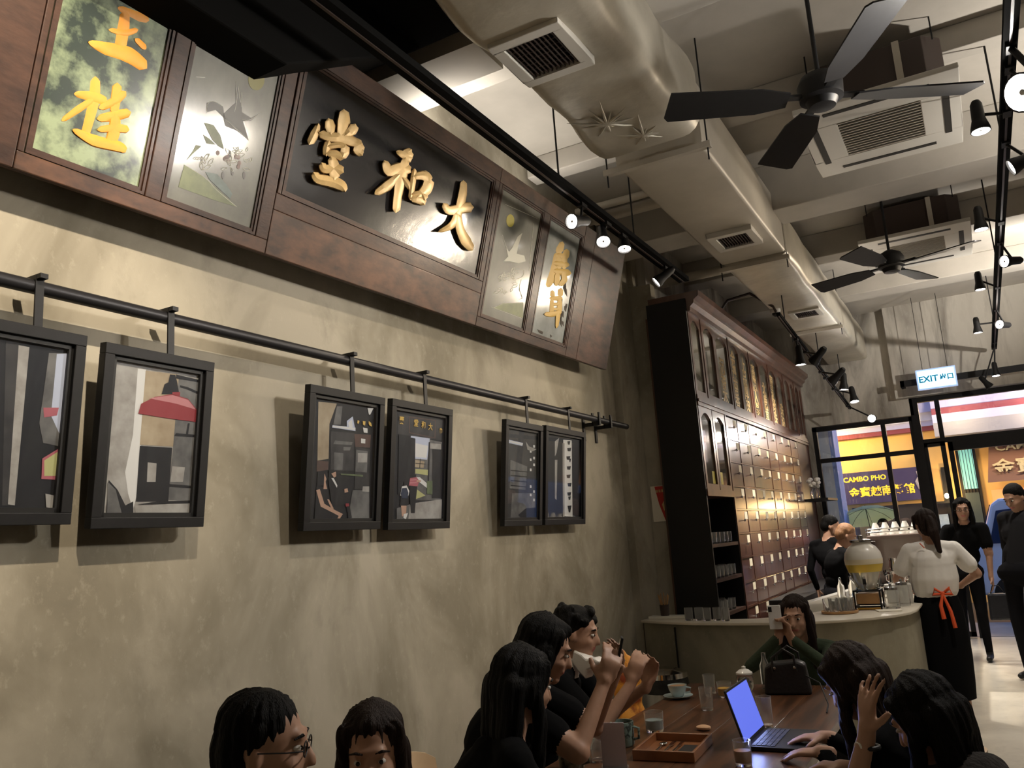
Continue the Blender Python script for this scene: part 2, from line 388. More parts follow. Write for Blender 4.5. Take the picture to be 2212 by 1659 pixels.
# --- gilded carved characters (traced on the board's face)
def char(name, strokes, m, parent, depth=-.012, h=.028, label=None):
    q = MB()
    for i, (pts, ws) in enumerate(strokes): stroke(q, pts, ws, SQ, depth, m, h=h+.0007*i)
    return obj(name, q, parent, smooth=True, label=label)
s1 = lambda x, y: (600+x/6.38, 200+y/6.38)
T = lambda L_, f: [f(*p) for p in L_]
char('carved_character', [(T([(910,250),(905,400),(870,590)], s1), [10,15,10]), (T([(700,370),(720,470),(730,560)], s1), [8,13,8]), (T([(1060,450),(1020,520),(930,590)], s1), [10,12,6]),
     (T([(560,430),(510,560),(440,700)], s1), [4,11,9]), (T([(590,560),(700,610),(880,620),(1010,670),(1150,720)], s1), [10,11,13,12,9]), (T([(1150,710),(1110,790),(1160,860)], s1), [10,13,6]),
     (T([(700,680),(670,780),(670,860)], s1), [9,9,8]), (T([(700,740),(850,720),(930,760)], s1), [7,8,8]), (T([(930,740),(920,820),(890,900)], s1), [10,11,7]), (T([(690,840),(800,850),(900,900)], s1), [8,10,9]),
     (T([(740,900),(770,1020),(780,1180)], s1), [10,13,12]), (T([(610,980),(650,1050),(800,1050),(890,1090)], s1), [8,11,12,10]), (T([(500,1110),(560,1190),(750,1230),(880,1290),(930,1360)], s1), [8,12,14,12,5])],
     M_gold, pc, label='leftmost gilded character of the board')
s2 = lambda x, y: (780+x/5.72, 280+y/5.72)
char('carved_character', [(T([(610,270),(560,320),(440,270)], s2), [8,13,4]), (T([(600,390),(560,300),(620,250)], s2), [8,13,5]), (T([(290,390),(350,510),(500,470),(600,520)], s2), [6,14,13,10]), (T([(550,360),(500,560),(450,820),(430,1010)], s2), [8,14,10,9]),
     (T([(470,560),(330,690),(180,790)], s2), [7,12,7]), (T([(520,600),(580,680),(600,740)], s2), [6,8,3]),
     (T([(660,490),(640,640),(610,860)], s2), [5,7,6]), (T([(650,580),(780,570),(840,640)], s2), [7,12,10]), (T([(840,620),(800,740),(690,840)], s2), [12,13,9]), (T([(620,850),(720,860),(780,920)], s2), [8,13,7]), (T([(640,800),(750,790),(790,860)], s2), [5,8,8])],
     M_gold, pc, label='middle gilded character of the board')
char('carved_character', [(T([(1265,640),(1250,800),(1190,1050),(1120,1180),(960,1260)], s2), [7,10,10,9,3]), (T([(1020,920),(1090,1000),(1250,970),(1370,960)], s2), [6,11,12,11]), (T([(1190,1050),(1220,1230),(1290,1380),(1370,1480)], s2), [9,10,13,8])],
     M_gold, pc, label='right-hand gilded character of the board')
# --- orange painted characters on the green glass
s3 = lambda x, y: (x/2.963, y/2.963)
char('painted_character', [(T([(760,50),(900,110),(950,130)], s3), [6,10,5]), (T([(800,80),(790,180),(770,300)], s3), [10,13,13]), (T([(700,190),(800,210),(880,190)], s3), [4,8,5]), (T([(570,270),(680,310),(820,350),(930,430)], s3), [5,14,17,12]), (T([(870,250),(930,310)], s3), [6,7])], M_orange, pn1, h=.001)
char('painted_character', [(T([(610,500),(600,650),(540,880)], s3), [10,12,9]), (T([(480,600),(600,620),(680,650)], s3), [6,12,8]), (T([(590,640),(500,700),(400,770)], s3), [7,8,5]), (T([(750,540),(740,640),(730,720)], s3), [10,11,9]), (T([(640,690),(730,650),(800,590)], s3), [7,10,8]),
     (T([(630,760),(740,740),(830,720)], s3), [8,12,9]), (T([(740,740),(730,840),(700,940)], s3), [10,14,12]), (T([(630,830),(740,820),(820,830)], s3), [6,10,8]), (T([(470,830),(600,900),(760,940),(800,970)], s3), [5,13,12,6])], M_orange, pn1, h=.001)
s5 = lambda x, y: (1130+x/5.53, 460+y/5.53)
char('painted_character', [(T([(470,350),(440,430),(410,480)], s5), [5,8,5]), (T([(400,480),(380,640),(330,800),(290,880)], s5), [5,8,8,5]), (T([(400,500),(500,520),(520,440)], s5), [5,8,6]), (T([(430,520),(430,660)], s5), [7,7]), (T([(490,530),(490,660)], s5), [7,7]), (T([(370,600),(540,620)], s5), [6,7]), (T([(370,690),(560,720)], s5), [6,8]), (T([(410,720),(400,860)], s5), [6,7]), (T([(480,720),(490,800),(440,860)], s5), [6,7,5])], M_mustard, pn5, h=.001)
char('painted_character', [(T([(350,930),(350,1000)], s5), [5,6]), (T([(450,910),(440,990)], s5), [6,6]), (T([(320,1020),(460,1020)], s5), [4,6]), (T([(345,1030),(340,1200)], s5), [4,5]), (T([(440,1030),(430,1200)], s5), [5,6]), (T([(350,1090),(430,1090)], s5), [3,3]), (T([(350,1150),(430,1150)], s5), [3,3]), (T([(260,1210),(340,1210),(450,1190)], s5), [4,6,5]), (T([(420,1200),(400,1370)], s5), [6,3])], M_mustard, pn5, h=.001)
M_hill = mat('hill_paint', (.20, .235, .10), .4, var=.35, scale=14); M_line = mat('etched_line', (.70, .70, .60), .5); M_sund = mat('dull_gold_sun', (.22, .20, .03), .4); M_suny = mat('yellow_sun', (.58, .50, .08), .4)
M_feather = mat('feather_paint', (.085, .08, .065), .4); M_brownp = mat('brown_flower_paint', (.22, .13, .10), .4); M_tealp = mat('teal_paint', (.16, .22, .19), .4, var=.4, scale=20)
s6 = lambda x, y: (360+x/3.95, 80+y/3.95)
def flat(name, polys, f, m, parent, d=-.0115): return bmesh_obj_from_polys(name, [T(p, f) for p in polys], SQ, d, m, parent, thick=.0006)
def circ(cx, cy, rx, ry, n=20): return [(cx+rx*math.cos(2*PI*i/n), cy+ry*math.sin(2*PI*i/n)) for i in range(n)]
flat('painted_sun', [circ(765, 365, 70, 90)], s6, M_sund, pn2)
flat('painted_hill', [[(150,1090),(250,1150),(350,1220),(600,1450),(400,1390),(100,1280)]], s6, M_hill, pn2)
flat('painted_shrub', [[(330,1150),(430,1170),(510,1260),(560,1340),(540,1380),(420,1270),(360,1210)]], s6, M_tealp, pn2, -.0112)
flat('painted_rock', [[(320,730),(400,750),(460,840),(490,960),(440,930),(390,880),(350,800)], [(310,830),(370,870),(420,920),(340,910)], [(170,1050),(230,960),(250,920),(300,930),(230,990)]], s6, M_hill, pn2, -.0112)
flat('painted_bird', [[(480,660),(590,560),(590,380),(640,520),(640,640),(720,690),(800,650),(720,715),(650,720),(700,880),(600,800),(500,760)], [(340,560),(400,545),(480,590),(500,700),(420,620),(350,640)]], s6, M_feather, pn2)
q = MB(); rn = random.Random(3)
def lines(q, L_, f, wpx=.6, m=M_line, d=-.011):
    for pts in L_: stroke(q, T(pts, f), [wpx]*len(pts), SQ, d, m, h=.0004, rounded=False)
lines(q, [[(150,1090),(250,1150),(350,1220),(420,1300),(600,1450)], [(250,340),(330,345)], [(590,380),(600,520),(580,640)], [(610,420),(630,560)], [(640,470),(640,600)], [(800,650),(700,710),(640,700)], [(340,650),(350,570),(400,548),(480,590)], [(500,700),(600,790),(700,880)]], s6, .5)
for i in range(26):
    cx, cy = rn.uniform(380, 730), rn.uniform(950, 1130)
    if i < 9: cx, cy = rn.uniform(230, 400), rn.uniform(1010, 1120)
    a = rn.uniform(0, PI); l = rn.uniform(20, 38)
    dx, dy = l*math.cos(a), l*math.sin(a)
    lines(q, [[(cx-dx, cy-dy), (cx-dy*.4, cy+dx*.4), (cx+dx, cy+dy), (cx+dy*.4, cy-dx*.4), (cx-dx, cy-dy)]], s6, .55)
obj('etched_lines', q, pn2)['kind'] = 'stuff'
flat('painted_petals', [circ(rn.uniform(430, 700), rn.uniform(980, 1110), 16, 22, 8) for i in range(9)], s6, M_brownp, pn2)['kind'] = 'stuff'
flat('painted_leaves', [circ(x, y, 12, 34, 8) for x, y in ((480,1180),(560,1150),(660,1180),(300,1050),(540,1000))], s6, M_feather, pn2)['kind'] = 'stuff'
s7 = lambda x, y: (1030+x/4.88, 380+y/4.88)
flat('painted_sun', [circ(353, 472, 42, 68)], s7, M_suny, pn4)
flat('painted_hill', [[(175,1390),(280,1340),(370,1345),(490,1340),(485,1500),(330,1440)]], s7, M_hill, pn4)
flat('painted_bird', [[(280,900),(330,850),(310,760),(340,800),(370,760),(430,640),(480,600),(440,720),(420,820),(500,840),(515,900),(440,920),(350,900)]], s7, M_line, pn4, -.0113)
q = MB()
lines(q, [[(270,620),(300,720),(330,790)], [(175,1390),(280,1350),(370,1340),(490,1335)], [(150,1380),(470,1500)], [(600,500),(550,1000)], [(300,300),(640,450)], [(380,1000),(490,990),(480,1060),(390,1090),(370,1040),(440,1020)], [(470,1090),(450,1180),(480,1300)], [(440,1190),(480,1280),(450,1300)]], s7, .45)
for i in range(24):
    cx, cy = rn.uniform(210, 420), rn.uniform(990, 1240); a = rn.uniform(0, PI); l = rn.uniform(18, 32); dx, dy = l*math.cos(a), l*math.sin(a)
    lines(q, [[(cx-dx, cy-dy), (cx-dy*.4, cy+dx*.4), (cx+dx, cy+dy), (cx+dy*.4, cy-dx*.4), (cx-dx, cy-dy)]], s7, .55)
obj('etched_lines', q, pn4)['kind'] = 'stuff'
M_peel = mat('peeled_backing', (.09, .075, .06), .7, var=.4, scale=30)
flat('peeled_paint', [[(x, y), (x+rn.uniform(12, 34), y+rn.uniform(-10, 14)), (x+rn.uniform(8, 30), y+rn.uniform(50, 110)), (x-rn.uniform(-4, 12), y+rn.uniform(30, 70))] for x, y in [(rn.uniform(455, 540)-(i*2.5), 720+i*30) for i in range(20)]]+[[(170,1390),(240,1420),(230,1450),(190,1430)], [(320,1450),(350,1470),(330,1490)]], s5, M_peel, pn5)['kind'] = 'stuff'
# black extract hood above the near end of the sign
hood = MB(); hood.prism([(-2.71, -1.2, 3.60), (-2.71, 2.31, 3.60), (-2.71, 3.12, 4.06), (-2.71, 3.3, 4.2), (-2.71, -1.2, 4.2)], (.51, 0, 0), M_matk); hood.box((-2.71, -1.2, 4.2), (-1.72, 3.3, ZC-.002), M_matk)
pass
tag(obj('extract_hood', hood, bevel=.01), 'matt black extract hood boxed in above the near end of the sign', 'hood')
# ================================================================ PICTURE RAIL AND FRAMES
RX, RZ = -2.60, 2.553
rail = thing('picture_rail', 'long black round steel rail running along the concrete wall below the sign', 'rail', (RX, 3.5, RZ))
b = MB(); b.tube([(RX, .8, RZ), (RX, 6.78, RZ)], .024, M_rail, 16); obj('rod', b, rail, smooth=True)
for y in (.95, 6.12, 6.36):
    b = MB(); b.box((XW+.001, y-.018, RZ-.16), (XW+.012, y+.018, RZ+.05), M_blackm); b.box((XW, y-.014, RZ-.05), (RX+.03, y+.014, RZ-.022), M_blackm)
    b.box((RX-.034, y-.014, RZ-.05), (RX-.022, y+.014, RZ+.055), M_blackm); b.box((RX+.022, y-.014, RZ-.05), (RX+.034, y+.014, RZ+.055), M_blackm); obj('bracket', b, rail)
FL = math.radians(5.6); FN = Vector((math.cos(FL), 0, -math.sin(FL))); FU = Vector((math.sin(FL), 0, math.cos(FL)))
def FQ(px, py, d=0, z0=1.74):
    r = ray(px, py); o = Vector((-2.62, 0, z0))+FN*d; t = (o-CAM).dot(FN)/r.dot(FN); return CAM+r*t
frames = {}
fd = [(1.21, 1.712, 1.782, .632, 1.549, 'large black frame cut by the picture edge, dark print with a red lantern'), (1.781, 2.252, 1.766, .640, 2.059, 'black frame holding a print of a red enamel pendant lamp'),
      (2.793, 3.336, 1.738, .655, 3.106, 'black frame holding a print of a couple seated by an old shop'), (3.395, 3.957, 1.731, .668, 3.719, 'black frame holding a print of a schoolchild and elder outside the shop'),
      (4.572, 5.085, 1.731, .674, 4.897, 'narrow black frame holding a print of a dim room with white tags'), (5.13, 5.794, 1.731, .685, 5.558, 'black frame nearest the rail end, print of a white lettered pillar')]
for i, (y0, y1, z0, H, hy, lab) in enumerate(fd):
    def fp(y, v, d, z0=z0): return Vector((-2.62, y, z0))+FU*v+FN*d
    def fb(q, a, c, e, f, d0, d1, m, fp=fp):
        q.add([fp(y, v, d) for d in (d0, d1) for v in (e, f) for y in (a, c)], [(0,2,3,1),(4,5,7,6),(0,1,5,4),(2,6,7,3),(0,4,6,2),(1,3,7,5)], m)
    t = thing('framed_picture', lab, 'picture', (-2.62, (y0+y1)/2, z0), 'framed prints hung from the black rail')
    W = .038
    for (a, c, e, f) in ((y0, y1, 0, W), (y0, y1, H-W, H), (y0, y0+W, W, H-W), (y1-W, y1, W, H-W)):
        q = MB(); fb(q, a, c, e, f, -.035, 0, M_blackm); obj('frame_side', q, t, bevel=.002)
    q = MB(); fb(q, y0+W, y1-W, W, H-W, -.035, -.026, M_black)
    for (a, c, e, f) in ((y0+W, y1-W, W, W+.016), (y0+W, y1-W, H-W-.016, H-W), (y0+W, y0+W+.016, W, H-W), (y1-W-.016, y1-W, W, H-W)): fb(q, a, c, e, f, -.026, -.012, M_black)
    obj('mat_board', q, t)
    q = MB(); fb(q, y0+W+.016, y1-W-.016, W+.016, H-W-.016, -.0135, -.0125, M_fpane); obj('glass', q, t)
    # hook over the rail
    hk = MB(); hb = fp(hy, H-.01, -.018)
    hk.box((RX+.020, hy-.014, hb.z-.02), (RX+.027, hy+.014, RZ+.034), M_blackm); hk.box((RX-.05, hy-.013, RZ+.020), (RX+.05, hy+.013, RZ+.036), M_blackm)
    hk.box((RX-.008, hy-.014, hb.z-.02), (RX+.027, hy+.014, hb.z+.002), M_blackm)
    hk.box((RX-.03, hy-.012, RZ+.018), (RX+.028, hy+.012, RZ+.024), M_blackm)
    obj('hook', hk, t)
    frames[i] = (t, y0+W+.014, y1-W-.014, W+.014, H-W-.014, fp, fb)
# flat prints, drawn as shapes on the print plane
def pm(name, c, **k): return mat('print_'+name, c, .55, **k)
P_ = dict(dark=pm('dark', (.012, .011, .012), var=.5, scale=5), grey=pm('grey', (.20, .19, .17), col2=(.08, .075, .07), scale=9), lgrey=pm('light_grey', (.46, .43, .38), col2=(.30, .27, .23), scale=12), white=pm('white', (.75, .72, .66)),
          red=pm('red_enamel', (.30, .035, .04)), redl=pm('red_highlight', (.55, .22, .22)), tan=pm('tan', (.50, .40, .26), col2=(.34, .25, .15), scale=7), brown=pm('brown', (.13, .07, .05), var=.4, scale=9), skin=pm('skin', (.55, .33, .22)),
          gold=pm('gold', (.75, .48, .10)), blue=pm('pale_blue', (.55, .58, .68)), navy=pm('navy', (.02, .03, .06)), green=pm('green', (.16, .20, .09), var=.4, scale=20), pink=pm('pink', (.45, .12, .14)), mid=pm('mid', (.06, .055, .05), col2=(.02, .018, .018), scale=8), yel=pm('yellow', (.5, .48, .2)))
def printer(i, items, base):
    t, a, c, e, f, fp, fb = frames[i]
    q = MB(); fb(q, a, c, e, f, -.0258, -.025, base)
    mn, mx = e, f
    for k, (mt, polys) in enumerate(items):
        for pl in polys:
            pts = []
            for (x, y) in pl:
                p = FQ(x, y, -.025, fp(0, 0, 0).z); p.y = min(max(p.y, a), c); v = (p-fp(p.y, 0, -.025)).dot(FU); v = min(max(v, e), f); pts.append(fp(p.y, v, -.0248+.0003*k))
            q.prism(pts, FN*.00015, P_[mt])
    return obj('print', q, t)
g1 = lambda x, y: (x/2.37, 560+y/2.37)
printer(0, [('mid', [T([(30,420),(100,420),(60,1260),(10,1260)], g1)]), ('lgrey', [T([(95,440),(150,450),(75,1260),(40,1255)], g1)]), ('grey', [T([(250,480),(385,490),(340,960),(220,940),(200,840)], g1)]), ('blue', [T([(290,485),(385,490),(345,900),(260,800)], g1)]), ('pink', [T([(220,760),(300,760),(290,800),(225,810)], g1)]),
            ('pink', [T([(215,1020),(300,970),(325,970),(315,1130),(210,1125)], g1)]), ('yel', [T([(225,1030),(305,985),(315,985),(300,1110),(225,1110)], g1)]), ('lgrey', [T([(230,1200),(300,1210),(300,1280),(235,1270)], g1)])], P_['dark'])
printer(1, [('lgrey', [T([(600,540),(745,565),(700,1310),(540,1310)], g1)]), ('white', [T([(705,560),(748,565),(705,1190),(680,1280),(655,1200),(640,1090),(680,900),(695,700)], g1)]), ('tan', [T([(745,570),(915,590),(890,960),(715,950)], g1)]), ('grey', [T([(915,600),(1030,620),(990,1240),(860,1230),(885,960)], g1)]),
            ('dark', [T([(715,955),(880,965),(860,1240),(695,1240)], g1)]), ('lgrey', [T([(690,1265),(985,1245),(990,1325),(690,1315)], g1), T([(755,1040),(800,1045),(795,1140),(750,1140)], g1), T([(880,1060),(945,1065),(935,1140),(870,1140)], g1)]),
            ('dark', [T([(900,590),(1030,620),(1030,632),(900,610)], g1), T([(900,890),(1010,900),(1010,912),(890,905)], g1), T([(800,1240),(990,1235),(990,1250),(700,1256)], g1), T([(555,1130),(600,1180),(640,1260),(680,1240),(680,1310),(540,1310)], g1), T([(860,1150),(990,1160),(990,1172),(860,1165)], g1), T([(960,840),(970,840),(960,900),(950,900)], g1), T([(920,645),(960,655),(1020,680),(1020,692),(960,668),(920,655)], g1)]),
            ('grey', [T([(550,1140),(590,1180),(620,1310),(545,1310)], g1)]),
            ('dark', [T([(868,590),(895,592),(905,630),(915,690),(825,690),(840,640),(860,630)], g1)]), ('red', [T([(705,790),(720,740),(790,705),(880,690),(960,715),(1005,770),(1015,835),(860,815)], g1), T([(880,680),(920,680),(918,700),(880,695)], g1)]), ('redl', [T([(760,712),(880,695),(960,720),(1000,770),(900,740)], g1)])], P_['lgrey'])
g3 = lambda x, y: (640+x/5.03, 820+y/5.03)
printer(2, [('tan', [T([(240,240),(440,260),(360,480),(350,860),(230,880)], g3)]), ('brown', [T([(225,880),(350,890),(345,980),(220,1000)], g3), T([(630,590),(810,600),(800,740),(640,730)], g3)]), ('grey', [T([(440,290),(500,290),(480,490),(400,490)], g3)]), ('mid', [T([(370,560),(630,580),(620,990),(370,990)], g3), T([(640,730),(800,760),(790,1190),(630,1190)], g3)]),
            ('grey', [T([(420,660),(610,680),(600,710),(400,700)], g3), T([(510,730),(590,735),(580,770),(510,770)], g3), T([(410,790),(510,800),(500,980),(410,980)], g3), T([(650,760),(775,780),(765,1010),(640,1000)], g3), T([(610,1200),(790,1200),(790,1520),(560,1530)], g3)]),
            ('lgrey', [T([(665,800),(770,800),(765,900),(665,900)], g3), T([(720,1160),(790,1160),(790,1220),(715,1215)], g3)]), ('blue', [T([(390,495),(640,520),(640,560),(385,520)], g3), T([(545,450),(610,400),(640,560),(545,530)], g3)]), ('white', [T([(395,498),(640,525),(636,550),(390,515)], g3), T([(700,640),(747,645),(745,695),(700,690)], g3), T([(560,470),(600,430),(610,520),(570,520)], g3), T([(770,310),(835,310),(800,380),(785,380)], g3), T([(720,520),(770,530),(770,580),(730,575)], g3)]), ('green', [T([(480,1020),(720,1035),(720,1055),(480,1035)], g3)]),
            ('dark', [T([(230,1000),(310,1000),(330,1080),(300,1150),(220,1160)], g3), T([(215,1180),(330,1160),(360,1330),(490,1460),(460,1530),(190,1530)], g3), T([(345,980),(400,975),(420,1010),(370,1060),(350,1060)], g3), T([(340,1070),(420,1080),(450,1180),(560,1230),(570,1350),(600,1500),(560,1520),(540,1360),(380,1370)], g3)]),
            ('skin', [T([(300,1020),(322,1080),(312,1110),(330,1190),(290,1190),(295,1120)], g3), T([(210,1200),(250,1190),(300,1350),(420,1420),(500,1460),(465,1530),(440,1525),(455,1480),(400,1450),(260,1380)], g3), T([(330,1300),(350,1300),(400,1400),(380,1410)], g3), T([(375,1020),(425,1000),(428,1050),(405,1065)], g3), T([(515,1190),(550,1180),(560,1220),(520,1230)], g3)]), ('white', [T([(375,1070),(400,1070),(440,1150),(435,1175)], g3)]), ('red', [T([(530,1345),(565,1345),(570,1375),(530,1380)], g3)]),
            ('gold', [T([(715,450),(745,455),(740,500),(718,490)], g3), T([(780,450),(805,470),(815,510),(790,500),(780,480)], g3), T([(660,440),(680,450),(672,480),(655,475)], g3)])], P_['dark'])
p4 = printer(3, [('mid', [T([(1115,380),(1590,440),(1575,660),(1100,590)], g3)]), ('brown', [T([(1225,400),(1515,440),(1510,640),(1225,580)], g3)]), ('mid', [T([(1232,410),(1508,448),(1500,630),(1232,572)], g3)]), ('grey', [T([(1285,620),(1580,680),(1570,1310),(1280,1310)], g3)]), ('blue', [T([(1245,610),(1450,640),(1420,870),(1290,860),(1285,740),(1225,700)], g3)]), ('white', [T([(1290,690),(1430,720),(1410,850),(1290,840)], g3), T([(1300,1060),(1340,1060),(1420,1130),(1420,1180),(1330,1110)], g3)]),
            ('tan', [T([(1290,870),(1390,890),(1380,960),(1285,950)], g3)]), ('yel', [T([(1290,970),(1440,980),(1430,1040),(1290,1020)], g3), T([(1290,1180),(1400,1260),(1290,1300)], g3)]), ('dark', [T([(1110,600),(1290,640),(1280,1250),(1100,1250)], g3), T([(1480,690),(1580,700),(1570,1290),(1470,1290)], g3), T([(1435,680),(1450,680),(1435,1240),(1420,1240)], g3), T([(1340,860),(1346,860),(1340,960),(1334,960)], g3), T([(1290,905),(1400,915),(1400,922),(1290,912)], g3)]), ('lgrey', [T([(1085,1400),(1290,1340),(1580,1300),(1570,1530),(1085,1530)], g3), T([(1450,690),(1570,700),(1570,760),(1450,750)], g3)]), ('green', [T([(1415,1100),(1475,1100),(1475,1250),(1415,1240)], g3)]), ('grey', [T([(1085,1400),(1230,1360),(1210,1530),(1085,1530)], g3)]),
            ('dark', [T([(1225,1160),(1310,1150),(1290,1340),(1280,1450),(1240,1450),(1230,1320)], g3), T([(1260,1030),(1300,1030),(1290,1070),(1260,1070)], g3), T([(1130,1260),(1210,1270),(1200,1370),(1120,1370)], g3)]), ('pink', [T([(1230,1070),(1300,1060),(1330,1100),(1310,1160),(1215,1150)], g3)]), ('redl', [T([(1232,1085),(1302,1080),(1300,1092),(1230,1098)], g3), T([(1225,1115),(1300,1112),(1300,1124),(1222,1130)], g3)]), ('skin', [T([(1300,1090),(1350,1095),(1345,1110),(1300,1115)], g3), T([(1130,1370),(1190,1370),(1185,1460),(1140,1490)], g3)]),
            ('white', [T([(1140,1160),(1190,1150),(1220,1210),(1210,1260),(1120,1260)], g3), T([(1160,1460),(1205,1450),(1180,1530),(1155,1500)], g3)]), ('navy', [T([(1140,1180),(1190,1175),(1210,1230),(1200,1290),(1140,1290),(1125,1240)], g3)]), ('dark', [T([(1165,1105),(1190,1105),(1185,1150),(1160,1150)], g3)])], P_['dark'])
for ch, x, y, s in (('堂', 1297, 478, .042), ('和', 1378, 498, .040), ('大', 1453, 518, .042), ('藥', 1140, 448, .042), ('參', 1566, 565, .036)):
    q_ = FQ(*g3(x, y), -.024, 1.731); text_obj('print_lettering', ch, q_+FN*.0035, (0, 1, 0), FU, s, P_['gold'], frames[3][0], ext=.0003, off=.0008)
g5 = lambda x, y: (600+x/2.765, 740+y/2.765)
rn = random.Random(5)
printer(4, [('grey', [T([(1390,700),(1490,740),(1480,880),(1385,870)], g5), T([(1400,900),(1570,900),(1560,1050),(1390,1050)], g5)]), ('dark', [T([(1390,760+30*k),(1490,770+30*k),(1490,776+30*k),(1390,766+30*k)], g5) for k in range(4)]), ('blue', [T([(1380,580),(1465,600),(1460,618),(1380,600)], g5)]), ('white', [T([(1382,584),(1463,603),(1461,612),(1382,594)], g5)]+[T([(x-5, y-8), (x+5, y-7), (x+5, y+8), (x-5, y+7)], g5) for x, y in ((1510,650),(1530,690),(1510,700),(1560,590),(1530,730),(1560,750),(1510,760),(1510,860),(1530,890),(1560,830),(1530,940),(1560,920),(1510,910),(1560,660),(1530,620))]),
            ('lgrey', [T([(1480,590),(1500,620),(1560,640),(1520,650),(1490,640)], g5)]), ('dark', [T([(1435,1030),(1480,990),(1540,985),(1575,1010),(1575,1050),(1450,1052)], g5)])], P_['mid'])
printer(5, [('lgrey', [T([(1655,590),(1680,570),(1665,660),(1655,680)], g5), T([(1655,700),(1670,700),(1665,940),(1655,930)], g5)]), ('white', [T([(1705,580),(1755,585),(1760,1040),(1705,1035)], g5)]), ('dark', [T([(x-d, y-10), (x+d, y-12), (x+d-4, y+10), (x-d+3, y+9)], g5) for x, y, d in ((1738,600,9),(1740,640,12),(1735,690,12),(1745,705,6),(1738,750,12),(1736,800,12),(1742,850,12),(1740,905,12),(1742,930,8),(1742,985,12),(1742,1005,8))])]+[('lgrey', [T([(1700,600),(1712,600),(1712,1040),(1702,1040)], g5)])], P_['dark'])
# ================================================================ DUCT
DZ, DX0, DX1 = 3.88, -1.70, -1.14
def rrect(x0, x1, z0, z1, y, r, n=5):
    pts = []
    for cx, cz, a0 in ((x1-r, z0+r, -PI/2), (x1-r, z1-r, 0), (x0+r, z1-r, PI/2), (x0+r, z0+r, PI)):
        for k in range(n): a = a0+PI/2*k/(n-1); pts.append((cx+r*math.cos(a), y, cz+r*math.sin(a)))
    return pts
def ductseg(name, ys, prof, m, parent, label=None, r=.05):
    """prof(y) -> x0, x1, z0, z1"""
    q = MB(); n = 20; i = q.mi(m)
    for y in ys: q.v += [Vector(p) for p in rrect(*prof(y), y, r)]
    for j in range(len(ys)-1):
        for k in range(n): q.f.append([j*n+k, j*n+(k+1) % n, (j+1)*n+(k+1) % n, (j+1)*n+k]); q.m.append(i)
    q.f.append(list(range(n))); q.m.append(i); q.f.append([(len(ys)-1)*n+k for k in range(n)]); q.m.append(i)
    return obj(name, q, parent, smooth=True, label=label)
duct = thing('air_duct', 'large foil-wrapped air duct running the length of the ceiling with square vents', 'duct', (-1.42, 7, DZ))
def pf(y):  # bulging insulation, held in by ties
    s = .025*abs(math.sin((y-2.2)*2.2))+.012*math.sin(y*9); return (DX0-.03-s, DX1+.02+s, DZ+.02-s*.8, DZ+.48)
ductseg('insulated_section', [1.0+.12*k for k in range(30)], pf, M_duct, duct, 'bulging foil-wrapped section near the camera end', r=.11)
ductseg('plain_section', [4.66+.3*k for k in range(9)], lambda y: (DX0+.01, DX1, DZ+.01, DZ+.44), M_galv, duct, r=.025)
ductseg('plain_section', [7.08+.12*k for k in range(48)], lambda y: (DX0+.02-.012*abs(math.sin(y*3.1)), DX1+.012*abs(math.sin(y*2.7)), DZ+.005-.012*abs(math.sin(y*3.3)), DZ+.42), M_duct, duct, r=.05)
def vent(y, parent, w=.25, l=.26, fr=.055, xc=-1.48):
    f = MB(); z = DZ-.012
    x0, x1, y0, y1 = xc-w/2, xc+w/2, y-l/2, y+l/2
    for a, c, e, g in ((x0-fr, x1+fr, y0-fr, y0), (x0-fr, x1+fr, y1, y1+fr), (x0-fr, x0, y0, y1), (x1, x1+fr, y0, y1)): f.box((a, e, z-.018), (c, g, z+.03), M_white)
    o = obj('vent_frame', f, parent, bevel=.004)
    g = MB(); g.box((x0, y0, z+.015), (x1, y1, z+.03), M_grille); obj('vent_core', g, o)
    n = 11
    for k in range(n):
        s = MB(); xx = x0+(k+.5)*w/n; s.box((xx-.003, y0, z-.008), (xx+.003, y1, z+.014), M_brownpl); obj('vent_slat', s, o)
    for k in range(7):
        s = MB(); yy = y0+(k+.5)*l/7; s.box((x0, yy-.002, z-.003), (x1, yy+.002, z+.012), M_brownpl); obj('vent_slat', s, o)
vent(3.24, duct, .25, .30, xc=-1.485); vent(6.41, duct, .23, .28, .06, xc=-1.40); vent(9.28, duct, .22, .25, .05, xc=-1.37)
for y, w in ((4.62, .34), (7.1, .30), (10.2, .3)):
    b = MB(); b.box((-1.42-w, y-.02, DZ-.045), (-1.42+w, y+.02, DZ-.008), M_galv)
    for sx in (-1, 1): b.tube([(-1.42+sx*(w-.02), y, DZ-.12), (-1.42+sx*(w-.02), y, ZC)], .005, M_blackm, 6)
    obj('hanger', b, duct)
q = MB()
for (cx, cy) in ((-1.50, 4.05), (-1.38, 4.30)):
    for k in range(14):
        a = 2*PI*k/14; l = .10+.06*((k*7) % 3); q.tube([(cx, cy, DZ-.012), (cx+math.cos(a)*l*.5, cy+math.sin(a)*l*.5, DZ-.006), (cx+math.cos(a)*l, cy+math.sin(a)*l, DZ+.012)], [.009, .007, .001], M_duct, 6)
    q.ell((cx, cy, DZ-.012), (.014, .014, .008), M_galv)
obj('tie_pin', q, duct, smooth=True)
